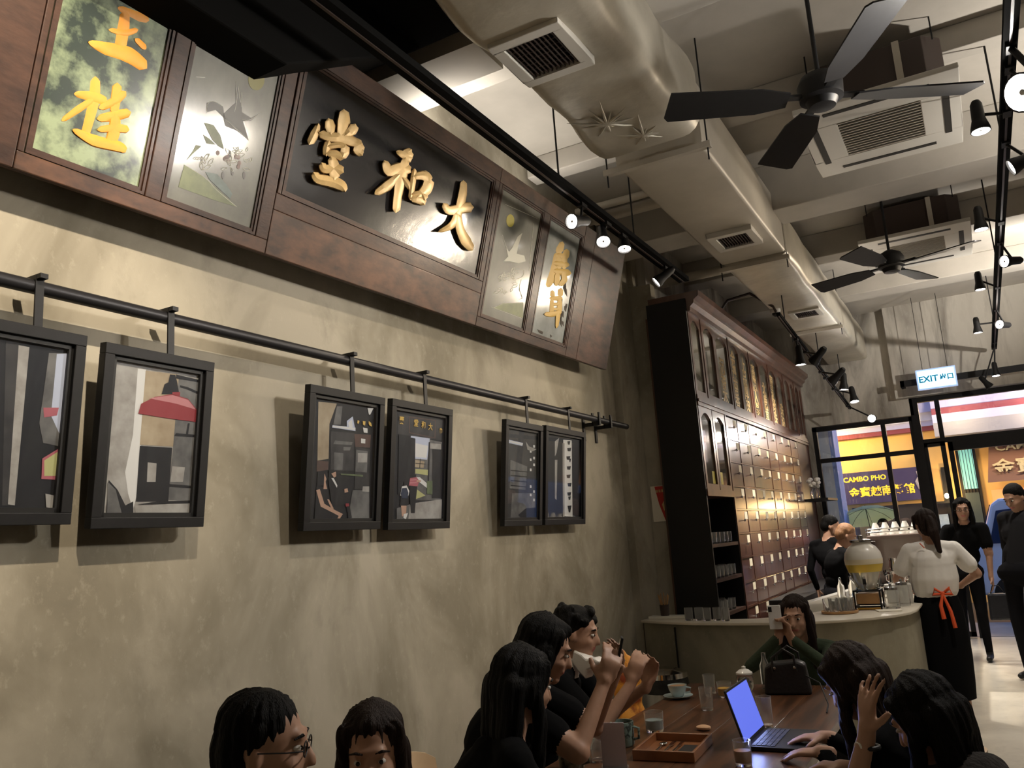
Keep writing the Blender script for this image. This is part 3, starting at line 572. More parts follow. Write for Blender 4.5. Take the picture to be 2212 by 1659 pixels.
for i, (pts, r, l) in enumerate(((((-2.52, 7.7, 4.05), (-1.72, 7.7, 4.05)), .045, 'fat pale pipe crossing beside the duct above the cabinet'), (((-2.52, 5.9, 4.22), (-1.72, 5.9, 4.22)), .03, 'slim pipe crossing between wall and duct behind the wall spotlights'), (((-2.52, 6.08, 4.2), (-1.72, 6.08, 4.2)), .045, 'thicker pipe crossing next to the slim pipe behind the wall spotlights'))):
    b = MB(); b.tube(pts, r, M_galv, 12); b.tube([(pts[0][0]+.08, pts[0][1], pts[0][2]), (pts[0][0]+.14, pts[0][1], pts[0][2])], r*1.2, M_galv, 12)
    tag(obj('ceiling_pipe', b, smooth=True), l, 'pipe')
b = MB(); b.tube([(-2.1, 8.3, 3.76), (-2.0, 8.45, 3.95), (-1.8, 8.6, 4.02), (-1.6, 8.7, 3.86), (-1.58, 8.72, 3.8)], .014, M_brownpl, 8); tag(obj('cable_loop', b, smooth=True), 'dark flexible cable looping from the cabinet top to the duct', 'cable')
cctv = thing('dome_camera', 'small white dome security camera on the duct next to the far vent', 'camera', (-1.62, 8.9, DZ))
b = MB(); b.lathe([(.055, 0), (.055, -.03), (.045, -.045)], (-1.62, 8.9, DZ-.002), M_white); obj('housing', b, cctv, smooth=True)
b = MB(); b.lathe([(.038, -.045), (.034, -.065), (.015, -.08), (.001, -.083)], (-1.62, 8.9, DZ-.002), M_black); obj('dome', b, cctv, smooth=True)
# ================================================================ AIR CONDITIONER CASSETTES
def cassette(x, y, lab, open_y=0):
    t = thing('ceiling_cassette', lab, 'air conditioner', (x, y, 4.1), 'cassette air conditioners')
    b = MB(); b.v = []; n = 0
    o = [(x+sx*a, y+sy*c, z) for z in (4.14, 4.44) for (sx, sy, a, c) in ((-1,-1,.30,.42),(-1,-1,.40,.32),(-1,1,.40,.32),(-1,1,.30,.42),(1,1,.30,.42),(1,1,.40,.32),(1,-1,.40,.32),(1,-1,.30,.42))]
    b.add(o, [list(range(8))[::-1], list(range(8, 16))]+[[i, (i+1) % 8, 8+(i+1) % 8, 8+i] for i in range(8)], M_brownpl); obj('body', b, t, bevel=.006)
    b = MB(); b.obox((x+.16, y-.43, 4.3), (.02, 0, 0), (0, .012, 0), (0, 0, .14), M_galv); obj('strap', b, t)
    p = MB(); z0, z1 = 4.10, 4.135; ox, oy, ix, iy = .46, .56, .24, .28
    for a, c, e, g in ((-ox, ox, -oy, -iy), (-ox, ox, iy, oy), (-ox, -ix, -iy, iy), (ix, ox, -iy, iy)): p.box((x+a, y+e, z0), (x+c, y+g, z1), M_white)
    pa = obj('panel', p, t, bevel=.006)
    for (a, c, e, g) in ((-.3, .3, -.46, -.42), (-.3, .3, .42, .46), (-.40, -.36, -.32, .32), (.36, .40, -.32, .32)):
        s = MB(); s.box((x+a, y+e, z0-.003), (x+c, y+g, z0+.004), M_grille); obj('air_slot', s, pa)
    s = MB(); s.box((x-ix, y-iy, z0+.012), (x+ix, y+iy, z0+.02), M_grille); obj('filter', s, pa)
    for k in range(14):
        s = MB(); yy = y-iy+(k+.5)*2*iy/14; s.box((x-ix, yy-.006, z0-.002), (x+ix, yy+.004, z0+.006), M_galv); obj('grille_slat', s, pa)
    for sx in (-1, 1):
        for sy in (-1, 1):
            s = MB(); s.tube([(x+sx*.36, y+sy*.40, 4.4), (x+sx*.36, y+sy*.40, ZC)], .005, M_blackm, 6); obj('hanging_rod', s, t)
    return t
cassette(-.21, 5.64, 'nearer dark bodied air conditioner cassette with white square panel behind first fan')
cassette(-.19, 8.55, 'farther air conditioner cassette with white panel behind the second fan')
# ================================================================ CEILING FANS
def fan(x, y, z, R, rot, lab):
    t = thing('ceiling_fan', lab, 'fan', (x, y, z), 'black ceiling fans')
    b = MB(); b.tube([(x, y, z+.1), (x, y, ZC)], .011, M_blackm, 10); b.lathe([(.05, 0), (.05, .03), (.02, .07)], (x, y, ZC-.072), M_blackm, 16); obj('rod', b, t, smooth=True)
    b = MB(); b.lathe([(.02, -.055), (.06, -.05), (.075, -.02), (.10, -.01), (.105, .06), (.085, .10), (.03, .13)], (x, y, z), M_blackm, 24); obj('motor', b, t, smooth=True)
    for k in range(4):
        a = rot+PI/2*k; d = Vector((math.cos(a), math.sin(a), 0)); s = Vector((-d.y, d.x, 0)); c = Vector((x, y, z)); up = Vector((0, 0, 1)); ti = s*math.cos(.22)+up*math.sin(.22)
        q = MB(); pts = [c+d*.16-ti*.05, c+d*.3-ti*.085, c+d*(R-.02)-ti*.095, c+d*R-ti*.07, c+d*(R-.01)+ti*.095, c+d*.3+ti*.08, c+d*.16+ti*.045]
        q.prism(pts, ti.cross(d)*.008, M_blackm); q.obox(c+d*.13+up*.005, d*.07, s*.02, up*.006, M_blackm); obj('blade', q, t)
    return t
fan(-.38, 3.95, 3.60, .74, math.radians(29), 'large nearer black four-blade ceiling fan')
fan(-.36, 7.13, 3.60, .66, math.radians(-21), 'smaller-looking farther black four-blade ceiling fan')
# ================================================================ TRACK LIGHTS
def track(pts0, pts1, rods, lab, w=.018):
    t = thing('light_track', lab, 'track', pts0, 'ceiling light tracks')
    a, c = Vector(pts0), Vector(pts1); d = (c-a).normalized(); s = Vector((0, 0, 1)).cross(d).normalized()
    b = MB(); b.obox((a+c)/2, (c-a)/2, s*w, Vector((0, 0, .018)), M_matk); b.obox((a+c)/2-Vector((0, 0, .02)), (c-a)/2, s*.006, Vector((0, 0, .004)), M_brownpl); obj('track_bar', b, t)
    for y in rods:
        p = a+(c-a)*((y-a.y)/(c.y-a.y)); q = MB(); q.tube([p, (p.x, p.y, ZC)], .006, M_blackm, 8); obj('hanging_rod', q, t)
    return t
track((-1.93, 1.2, 3.72), (-1.93, 6.7, 3.72), (4.3, 5.55), 'long black light track hung in front of the sign board', .045)
track((-1.45, 8.1, 3.62), (-1.44, 12.5, 3.18), (8.4, 10.3, 12.0), 'black light track hung over the cabinet and counter')
track((.42, 1.0, 3.72), (.42, 12.4, 3.70), (2.6, 5.5, 8.3, 11), 'long black light track hung over the aisle on the right', .03)
def spot(p, d, lab, size=1.0, power=0, angle=50, col=NEUT, hot=False, anchor=None, grp='track spotlights', lit=True, soft=.04):
    """a can spotlight: p the centre of its lens, d the way it points"""
    p = Vector(p); d = Vector(d).normalized(); L_ = .13*size; r = .048*size
    t = thing('track_spotlight', lab, 'spotlight', p-d*L_, grp)
    b = MB(); b.lathe([(.02*size, -L_-.05*size), (.030*size, -L_-.03*size), (.034*size, -L_*.55), (r*.86, -L_*.35), (r, -.02), (r*1.04, 0), (r*.94, .001), (r*.9, -.012)], p, M_blackm, 20, axis=d); obj('can', b, t, smooth=True)
    b = MB(); b.lathe([(r*.88, -.010), (r*.3, -.009), (.0005, -.0085)], p, (M_blaze if hot == 2 else M_lamp_hot if hot else M_lamp) if lit else M_grille, 20, axis=d); obj('lens', b, t)
    if lit:
        b = MB(); b.lathe([(r*.18, -.0095), (r*.18, -.006), (.0005, -.0055)], p, M_white, 10, axis=d); obj('lens_centre', b, t)
    an = Vector(anchor) if anchor else Vector((p.x, p.y, p.z+.12)); b = MB(); c = p-d*L_*.75
    b.tube([c, c+(an-c)*.45, an], .009*size, M_blackm, 8); b.box(an-Vector((.02, .04, .012)), an+Vector((.02, .04, .012)), M_blackm); obj('arm', b, t, smooth=True)
    if power: lamp('spot_beam', 'SPOT', p+d*.012, power, col, p+d*2, size=soft, angle=angle, blend=.7)
    return t
T1, T3 = -1.93, .42
# on the track in front of the sign
spot((T1-.03, 4.50, 3.555), (-.25, -.95, -.25), 'spotlight on the sign track with its round lens turned towards the camera', 1.0, 25, 60, WARM, anchor=(T1, 4.62, 3.69))
spot((T1, 4.93, 3.54), (.25, -.55, -.8), 'spotlight second from the near end of the sign track cluster', 1.0, 25, 60, WARM, anchor=(T1, 5.02, 3.69))
spot((T1, 5.32, 3.60), (.1, -.3, -.95), 'third spotlight of the sign track cluster, pointing down', 1.0, 25, 60, WARM, anchor=(T1, 5.3, 3.69))
spot((T1-.05, 6.1, 3.56), (-.75, -.35, -.6), 'spotlight hanging alone at the far end of the sign track', 1.0, 12, 60, WARM, anchor=(T1, 6.2, 3.69))
for y in (): spot((T1-.1, y, 3.60), (-.72, .05, -.7), {1.6: 'spotlight on the near end of the sign track', 2.3: 'spotlight on the sign track over the etched bird panel', 3.2: 'spotlight on the sign track over the lacquer panel'}[y], 1.0, 0, anchor=(T1, y, 3.69), lit=False)
# on the counter track
def on2(y): return 3.62-.44*(y-8.1)/4.4
for px, py, yy, d, l, pw in ((1730, 788, 8.9, (0, 0, -1), 'first spotlight of the counter track, pointing straight down', 330), (1823, 842, 10.6, (-.1, 0, -1), 'second lit spotlight of the counter track', 150), (1846, 868, 11.2, (.1, -.2, -1), 'third lit spotlight of the counter track', 110)):
    p = at(px, py, y=yy); spot(p, d, l, 1.15, pw, 70, NEUT, anchor=(-1.45, yy, on2(yy)-.03), hot=True)
p = at(1757, 782, y=9.3); spot(p, (-.65, .45, -.5), 'unlit-looking spotlight turned towards the cabinet beside the first', 1.2, 90, 70, WARM, anchor=(-1.45, 9.4, on2(9.4)-.03))
p = at(1797, 824, y=10.2); spot(p, (-.7, .4, -.5), 'second spotlight turned away towards the cabinet', 1.2, 60, 70, WARM, anchor=(-1.45, 10.3, on2(10.3)-.03))
p = at(1883, 904, y=12.1); spot(p, (-.1, -1, -.15), 'last glaring spotlight of the counter track facing the camera', 1.1, 30, 90, NEUT, hot=True, anchor=(-1.44, 12.25, on2(12.2)-.03))
# on the aisle track
for px, py, yy, d, l, pw in ((2119, 284, 4.9, (0, -.05, -1), 'large lit spotlight below the aisle track beside the nearer fan', 45), (2120, 496, 6.85, (0, 0, -1), 'lit spotlight of the aisle track beside the farther fan', 110), (2118, 626, 8.9, (0, 0, -1), 'third lit spotlight down the aisle track', 110),
                             (2113, 719, 10.6, (0, 0, -1), 'fourth lit spotlight down the aisle track', 90), (2152, 812, 11.9, (0, -.1, -1), 'small lit spotlight near the door end of the aisle track', 40)):
    p = at(px, py, y=yy); spot(p, d, l, 1.0, pw, 75, NEUT, anchor=(T3, yy+.02, 3.69), hot=True)
p = at(2139, 836, y=12.3); spot(p, (.5, 0, -.8), 'last small spotlight above the shop door', 1.0, 0, anchor=(T3, 12.3, 3.69), lit=False)
p = at(2206, 200, y=3.95); spot(p, (-.62, -.62, -.3), 'dazzling spotlight of the aisle track aimed at the sign and camera', 1.7, 70, 110, (1, .93, .84), hot=2, anchor=(T3, 4.2, 3.69), soft=.06)
# further lamps of the aisle track, outside the picture
for i, (y, tgt, pw, an) in enumerate(((4.36, (-2.5, 2.6, 3.1), 40, 60), (5.3, (-2.6, 5.0, 2.3), 90, 60), (7.36, (-2.5, 4.4, 3.1), 110, 60), (9.9, (-2.4, 5.6, 3.4), 150, 50))):
    p = Vector((T3, y, 3.52)); d = Vector(tgt)-p
    spot(p, d, ['spotlight of the aisle track aimed at the green glass panel', 'spotlight of the aisle track aimed at the rail end of the wall', 'spotlight of the aisle track shining along the sign', 'spotlight of the aisle track aimed at the far end of the sign'][i], 1.0, pw, an, WARM, hot=(2 if i == 0 else 0), anchor=(T3, y+.05, 3.69), soft=(.07, .07, .11, .09)[i])
# two wall-washing spotlights hung nearer the wall, above the camera
for i, (x, y, z, tgt, pw, an) in enumerate(((-.75, 1.25, 4.0, (-2.72, 1.3, 2.6), 300, 58), (-.55, 2.35, 4.15, (-2.72, 3.5, 2.15), 84, 62))):
    p = Vector((x, y, z)); spot(p, Vector(tgt)-p, ['ceiling spotlight washing the near wall below the sign', 'ceiling spotlight washing the framed prints'][i], 1.1, pw, an, WARM, anchor=(x+.1, y, ZC-.02), soft=.03, grp='wall washing spotlights')
for y, pw in ((4.0, 30), (5.1, 16)):  # added lamps hidden by the sign, brightening the ceiling above it
    p = Vector((-2.52, y, 3.88)); spot(p, (.18, 0, 1), {4.0: 'added unseen uplighter behind the top of the sign over the lacquer panel', 5.1: 'added unseen uplighter behind the top of the sign towards its far end'}[y], .7, pw, 140, NEUT, anchor=(-2.68, y, 3.80), grp='added unseen uplighters')
for (x, y, pw) in ((1.6, 2.6, 70), (1.6, 5.8, 140), (1.6, 9.6, 300)):  # added uplights and rods out of view, lifting the ceiling and front wall
    spot((x, y, 3.35), (-.35, .05, 1) if y < 9 else (-.75, .45, .9), {2.6: 'added unseen uplighter nearest the back of the room', 5.8: 'added unseen uplighter over the middle of the aisle side', 9.6: 'added unseen uplighter near the shop front'}[y], 1.1, pw, 130, NEUT, anchor=(x+.15, y, 3.15), grp='added unseen uplighters')
    b = MB(); b.tube([(x+.15, y, 3.14), (x+.15, y, ZC)], .008, M_blackm); tag(obj('added_drop_rod', b), {2.6: 'black drop rod of the added rear uplighter', 5.8: 'black drop rod of the added middle uplighter', 9.6: 'black drop rod of the added front uplighter'}[y], 'rod')
# ================================================================ MEDICINE CABINET
CX, CY0, CY1 = -2.10, 7.27, 12.72
cab = thing('medicine_cabinet', 'tall dark wooden apothecary cabinet with drawers and lettered glass doors', 'cabinet', (CX-.2, (CY0+CY1)/2, 0))
b = MB(); b.box((CX-.40, CY0, 0), (CX-.36, CY1, 3.60), M_cab); b.box((CX-.40, CY1-.03, 0), (CX, CY1, 3.6), M_cab); b.box((CX-.38, CY0, 0), (CX-.01, CY1, .12), M_cab); obj('carcass', b, cab)
b = MB(); b.box((CX-.375, CY0-.025, 0), (CX-.0, CY0, 3.72), M_black); obj('side_panel', b, cab, label='matt black side panel')
b = MB()
prof = [(0, 3.60), (.03, 3.60), (.035, 3.64), (.07, 3.67), (.075, 3.70), (.12, 3.73), (.125, 3.78), (-.36, 3.78), (-.36, 3.60)]
b.prism([(CX+x, CY0, z) for x, z in prof], (0, CY1-CY0, 0), M_cab); obj('cornice', b, cab)
b = MB(); b.box((CX-.36, CY0, 2.73), (CX+.012, CY1, 2.83), M_cab); b.box((CX-.36, CY0, 2.765), (CX+.022, CY1, 2.79), M_cab); obj('middle_rail', b, cab)
# upper arched glass doors
ys = [7.29, 7.65, 8.10, 8.62, 9.07, 9.51, 9.99, 10.48, 10.95, 11.38, 11.80, 12.12, 12.46, 12.70]
words = {2: '木', 3: '南香', 4: '厚肉', 5: '人參', 6: '鹿茸', 7: '珍珠', 8: '珠'}
full = {2: '沉香木', 3: '金邊南香', 4: '上品厚肉', 5: '高麗人參', 6: '北鹿茸', 7: '龍涎珍珠', 8: '珠珀'}
M_cpd = mat('smoky_cabinet_glass', (.20, .19, .145), .1, .2, col2=(.09, .085, .065), scale=3, coat=1, coatr=.03)
for i in range(len(ys)-1):
    y0, y1 = ys[i]+.004, ys[i+1]-.004; st = .05 if i not in (1, 7) else .055
    d = MB(); x0, x1 = CX-.03, CX+(.006 if i % 2 else 0)
    d.box((x0, y0, 2.83), (x1, y0+st, 3.60), M_cab); d.box((x0, y1-st, 2.83), (x1, y1, 3.60), M_cab); d.box((x0, y0+st, 2.83), (x1, y1-st, 2.875), M_cab)
    ya, yb = y0+st, y1-st; zc = 3.49; r_ = (yb-ya)/2; h = .06; N_ = 8
    arc = [(x0, ya+(yb-ya)*k/N_, zc+h*math.sin(PI*k/N_)) for k in range(N_+1)]
    d.prism([(x0, ya, 3.60)]+arc+[(x0, yb, 3.60)], (x1-x0, 0, 0), M_cab); o = obj('glass_door', d, cab)
    g = MB(); g.box((CX-.02, ya-.004, 2.87), (CX-.014, yb+.004, 3.56), M_cpd); p = obj('door_glass', g, o)
    if i in full:
        z = 2.93
        for k, ch in enumerate(full[i][::-1]): text_obj('gold_character', ch, (CX-.0135, (ya+yb)/2, z+.155*k), (0, 1, 0), (0, 0, 1), .185, M_gold, o, ext=.0006, off=.004)
M_yc = mat('yellow_card', (.70, .60, .03), .5)
# left section: two long arched doors over open shelves
for y0, y1 in ((7.29, 7.70), (7.72, 8.14)):
    d = MB(); x0, x1 = CX-.03, CX+.002; ya, yb = y0+.05, y1-.05; zc = 2.62; N_ = 8
    d.box((x0, y0, 1.98), (x1, ya, 2.73), M_cab); d.box((x0, yb, 1.98), (x1, y1, 2.73), M_cab); d.box((x0, ya, 1.98), (x1, yb, 2.03), M_cab)
    d.prism([(x0, ya, 2.73), (x0, ya, zc-.06)]+[(x0, ya+(yb-ya)*k/N_, zc+.06*math.sin(PI*k/N_)) for k in range(N_+1)]+[(x0, yb, zc-.06), (x0, yb, 2.73)], (x1-x0, 0, 0), M_cab); o = obj('glass_door', d, cab)
    g = MB(); g.box((CX-.02, ya-.004, 2.02), (CX-.014, yb+.004, 2.68), M_cpd); obj('door_glass', g, o); g = MB(); g.box((CX-.0135, yb-.10 if y0 < 7.5 else ya+.01, 2.035), (CX-.0125, yb-.02 if y0 < 7.5 else ya+.13, 2.15), M_yc); obj('yellow_card', g, o)
b = MB(); b.box((CX-.36, 7.27, 1.92), (CX+.01, 8.18, 1.98), M_cab); b.box((CX-.36, 8.165, 0), (CX+.004, 8.20, 2.73), M_cab); b.box((CX-.36, 8.15, 0), (CX-.004, 8.165, 1.92), M_black); b.box((CX-.35, 7.27, 0), (CX-.34, 8.15, 1.92), M_black); obj('divider', b, cab)
shz = [1.50, 1.20, .90]
for z in shz: b = MB(); b.box((CX-.34, 7.28, z-.03), (CX-.005, 8.15, z), M_wood); obj('shelf', b, cab)
# drawers
rows = [2.73, 2.50, 2.27, 2.03, 1.80, 1.57, 1.34, 1.11, .88, .65, .42, .12]
cols = [8.20+.455*k for k in range(9)]
M_label = mat('drawer_label_paper', (.82, .74, .55), .8)
dr0 = None
for i in range(len(rows)-1):
    for j in range(8):
        z1, z0 = rows[i]-.008, rows[i+1]+.008; y0, y1 = cols[j]+.008, cols[j+1]-.008
        q = MB(); xx = CX-.006+.004*((i*3+j) % 3); q.box((CX-.30, y0, z0), (xx, y1, z1), M_cabd)
        dr = obj('drawer', q, cab, bevel=.004)
        q = MB(); yc = y0+.29+.012*((i*5+j*3) % 3); q.box((xx+.0005, yc, z1-.085), (xx+.002, yc+.11, z1-.012), M_label); obj('paper_label', q, dr)
        q = MB(); q.lathe([(.005, 0), (.005, .014), (.014, .018), (.012, .028), (.002, .03)], (xx, (y0+y1)/2, (z0+z1)/2+.01), M_steel, 8, axis=(1, 0, 0)); obj('knob', q, dr)
b = MB()
for z in rows[1:-1]: b.box((CX-.1, 8.2, z-.007), (CX+.001, cols[-1], z+.007), M_cab)
for y in cols[1:]: b.box((CX-.1, y-.007, .12), (CX-.001, y+.007, 2.73), M_cab)
b.box((CX-.03, cols[-1]+.007, .12), (CX-.01, CY1-.03, 2.73), M_cab); obj('drawer_frame', b, cab)
# glasses on the open shelves
def tumbler(x, y, z, r=.035, h=.10, m=None):
    b = MB(); b.lathe([(r*.8, 0), (r*.95, h*.1), (r, h), (r-.003, h), (r*.85, h*.14), (.001, h*.12)], (0, 0, 0), m or M_glass, 14)
    o = obj('drinking_glass', b, smooth=True); o.location = (x, y, z); return o
g0 = None; rn = random.Random(9)
for z, n, lab, grp in ((1.50, 6, 'clear glass in the top row of the open cabinet shelves', 'glasses on the top open shelf'), (1.20, 6, 'clear glass on the second open cabinet shelf', 'glasses on the second open shelf'), (.90, 5, 'clear glass on the third open cabinet shelf', 'glasses on the third open shelf')):
    for k in range(n):
        for dx in (-.06, -.16):
            p = (CX+dx, 7.37+.13*k+.02*rn.random(), z+.0005)
            if g0 is None: g0 = tumbler(*p); o = g0; tag(o, lab, 'glass', grp)
            else: o = dup(g0, p, label=lab, group=grp)
vase = thing('glass_vase', 'small glass vase of white flowers at the far end of the cabinet', 'vase', (CX+.12, 12.0, 1.95))
b = MB(); b.box((CX+.0, 11.85, 1.915), (CX+.30, 12.7, 1.945), M_black); tag(obj('wall_shelf', b), 'black shelf at the far end of the cabinet by the window', 'shelf')
b = MB(); b.lathe([(.05, .0), (.06, .08), (.03, .14), (.04, .17)], (CX+.12, 12.0, 1.946), M_glass, 16); obj('jar', b, vase, smooth=True)
b = MB()
for k in range(9): a = k*2.4; b.ell((CX+.12+.06*math.cos(a), 12.0+.06*math.sin(a), 2.16+.05*math.sin(k*1.7)), (.035, .035, .03), M_cream, 8)
obj('blossom', b, vase, smooth=True)['kind'] = 'stuff'
# ---------------------------------------------------------------- calendar on the return wall
cal = thing('wall_calendar', 'red and white printed calendar hanging on the wall return beside the cabinet', 'calendar', (-2.55, 7.315, 1.73))
b = MB(); b.box((-2.63, 7.31, 1.73), (-2.47, 7.318, 2.05), M_paper); obj('sheet', b, cal)
M_calred = mat('calendar_red', (.55, .04, .03), .6)
b = MB(); b.prism([(-2.59, 7.3095, 2.045), (-2.475, 7.3095, 2.045), (-2.475, 7.3095, 1.735), (-2.515, 7.3095, 1.735), (-2.56, 7.3095, 1.88)], (0, -.0008, 0), M_calred); b.prism([(-2.535, 7.308, 1.88+.0), (-2.50, 7.308, 1.93), (-2.49, 7.308, 1.86), (-2.52, 7.308, 1.82)], (0, -.0006, 0), M_gold); obj('red_print', b, cal)
for k in range(4): b = MB(); b.box((-2.58+.026*k, 7.3075, 1.99), (-2.562+.026*k, 7.308, 2.015), M_gold); obj('printed_mark', b, cal)
# ================================================================ COUNTER
outer = [(-2.645, 6.80), (-2.36, 6.64), (-2.1, 6.545), (-1.8, 6.495), (-1.5, 6.475), (-1.25, 6.50), (-1.02, 6.58), (-.84, 6.70), (-.69, 6.86), (-.60, 7.04), (-.565, 7.25), (-.56, 7.6), (-.56, 11.4)]
inner = [(-1.12, 11.4), (-1.12, 7.6), (-1.22, 7.34), (-1.36, 7.10), (-1.5, 6.90), (-1.7, 6.78), (-2.0, 6.76), (-2.3, 6.88), (-2.645, 7.04)]
cnt = thing('bar_counter', 'curved grey concrete bar counter with a thin pale stone top', 'counter', (-1.5, 7, 0))
def inset(pl, d):
    out = []
    for i, p in enumerate(pl):
        a, c = Vector(pl[max(i-1, 0)]), Vector(pl[min(i+1, len(pl)-1)]); t = (c-a).normalized(); n = Vector((-t.y, t.x)); out.append((p[0]+n.x*d, p[1]+n.y*d))
    return out
base = inset(outer, .03)+inner
b = MB(); b.prism([(x, y, .002) for x, y in base], (0, 0, .90), M_counter); obj('base', b, cnt, smooth=True)
b = MB(); b.prism([(x, y, .9025) for x, y in outer+inner], (0, 0, .0195), M_top); obj('worktop', b, cnt, smooth=True, bevel=.004)
b = MB()
for x, y in ((-2.30, 6.618), (-.78, 6.81)): b.obox((x, y-.001+.02, .44), (.0015, 0, 0), (0, .02, 0), (0, 0, .44), M_black)
obj('joint', b, cnt)
# raised back ledge along the working side
led = MB(); led.prism([(-1.47, 7.14, .001), (-1.40, 7.14, .001), (-1.13, 9.0, .001), (-1.20, 9.0, .001)], (0, 0, .985), M_cream)
tag(obj('counter_ledge', led, bevel=.004), 'long pale ledge strip running back along the working side of the counter', 'ledge')
# low shelf, pencil cup and glasses at the wall end
b = MB(); b.box((-2.60, 6.86, .9225), (-2.28, 6.98, .945), M_cream); tag(obj('serving_board', b, bevel=.004), 'pale board lying at the wall end of the counter', 'board')
cup = thing('utensil_cup', 'dark cup of copper coloured straws at the wall end of the counter', 'cup', (-2.47, 6.92, .946))
b = MB(); b.lathe([(.035, 0), (.04, .09), (.037, .09), (.032, .01)], (-2.47, 6.92, .9455), M_brownpl, 16); obj('pot', b, cup, smooth=True)
for k in range(7): a = k*.9; b = MB(); b.tube([(-2.47+.01*math.cos(a), 6.92+.01*math.sin(a), .96), (-2.47+.045*math.cos(a), 6.92+.04*math.sin(a), 1.11+.01*(k % 3))], .004, M_oak, 6); obj('straw', b, cup)
for k in range(5): dup(g0, (-2.20+.08*k, 6.72+.03*(k % 2)-.02*k, .9225), label='small clear glass in the row beside the cup of straws', group='glasses at the wall end of the counter')
# drink dispenser
dx, dy, dz = -.91, 7.33, .923
ds = thing('drink_dispenser', 'big onion-shaped glass drink dispenser on a black stand with yellow juice line', 'dispenser', (dx, dy, dz))
b = MB()
for sx in (-1, 1):
    for sy in (-1, 1): b.box((dx+sx*.095-.006, dy+sy*.095-.006, dz), (dx+sx*.095+.006, dy+sy*.095+.006, dz+.15), M_black)
for z in (.02, .14):
    for s in (-1, 1): b.box((dx-.1, dy+s*.095-.006, dz+z), (dx+.1, dy+s*.095+.006, dz+z+.012), M_black); b.box((dx+s*.095-.006, dy-.1, dz+z), (dx+s*.095+.006, dy+.1, dz+z+.012), M_black)
obj('stand', b, ds)
b = MB(); b.box((dx-.085, dy-.085, dz+.045), (dx+.085, dy+.085, dz+.125), M_oak); obj('drip_block', b, ds, bevel=.005)
M_amber = mat('amber_board', (.75, .42, .06), .4)
b = MB(); b.box((dx-.085, dy-.089, dz+.004), (dx+.085, dy+.03, dz+.016), M_amber); obj('drip_tray', b, ds)
pr = [(.07, .155), (.085, .17), (.10, .22), (.125, .29), (.142, .35), (.145, .39), (.135, .44), (.105, .485), (.075, .505), (.07, .52)]
M_juice = mat('pale_barley_drink', (.78, .70, .52), .3); M_juicey = mat('yellow_drink', (.85, .62, .10), .2, trans=.3); M_reflglass = mat('thick_glass', (.55, .55, .48), .05, .2, trans=.55, ior=1.4, coat=1, coatr=.02)
b = MB(); b.lathe(pr, (dx, dy, dz), M_reflglass, 32, mfun=lambda j: M_reflglass if j < 3 else (M_juicey if j == 3 else M_cream if j > 4 else M_juice)); obj('bowl', b, ds, smooth=True)
b = MB(); b.lathe([(.072, .52), (.085, .525), (.085, .54), (.02, .55), (.02, .575), (.001, .58)], (dx, dy, dz), M_steel, 24); obj('lid', b, ds, smooth=True)
b = MB(); b.tube([(dx, dy-.08, dz+.20), (dx, dy-.13, dz+.20)], .012, M_steel, 10); b.tube([(dx, dy-.125, dz+.20), (dx, dy-.125, dz+.16)], .009, M_steel, 10); b.box((dx-.012, dy-.135, dz+.2), (dx+.012, dy-.12, dz+.24), M_black); obj('tap', b, ds, smooth=True)
# round wooden tray of glasses
tx, ty = -1.10, 7.06
b = MB(); b.lathe([(.12, 0), (.135, .004), (.138, .02), (.13, .022), (.125, .012), (.001, .012)], (tx, ty, .923), M_oak, 32); tag(obj('round_tray', b, smooth=True), 'round wooden tray on the counter in front of the dispenser', 'tray')
for k, (ax, ay) in enumerate(((-.08, -.03), (-.03, -.06), (.04, -.05), (.08, .0), (-.05, .04), (.02, .02), (.0, .08), (.07, .06))):
    o = dup(g0, (tx+ax, ty+ay, .9355), label='upturned clear glass on the round wooden tray', group='glasses on the round wooden tray')
# glass canisters, papers right of the dispenser
def canister(x, y, r, h, lab):
    t = thing('glass_canister', lab, 'jar', (x, y, .923)); b = MB(); b.lathe([(r, 0), (r, h*.9), (r*.85, h), (r*.82, h), (r*.96, h*.88), (r*.96, .008), (.001, .008)], (x, y, .923), M_glass, 20); obj('jar_body', b, t, smooth=True)
    b = MB(); b.lathe([(r*.9, 0), (r*.9, .02), (r*.2, .03), (r*.2, .045), (.001, .05)], (x, y, .9235+h), M_steel, 20); obj('jar_lid', b, t, smooth=True)
canister(-.745, 7.36, .055, .14, 'squat glass canister on the counter right of the dispenser'); canister(-.68, 7.55, .05, .16, 'taller glass canister behind the squat one on the counter')
b = MB(); b.obox((-.76, 7.15, .9265), (.08, .02, 0), (-.02, .06, 0), (0, 0, .0035), M_paper); tag(obj('paper_stack', b), 'small stack of pale papers on the counter edge', 'papers')
b = MB(); b.obox((-.73, 7.78, 1.0), (.10, .01, 0), (-.01, .07, 0), (0, 0, .076), M_white); tag(obj('white_box', b, bevel=.005), 'white box on the counter behind the glass canisters', 'box')
for k in range(2):
    b = MB(); b.lathe([(.03, 0), (.034, .10), (.03, .17), (.012, .21), (.012, .24), (.001, .245)], (-1.13+.08*k, 7.46+.05*k, .923), M_glass, 16)
    tag(obj('glass_bottle', b, smooth=True), ['slim glass bottle at the inner counter edge', 'second slim glass bottle at the inner counter edge'][k], 'bottle')
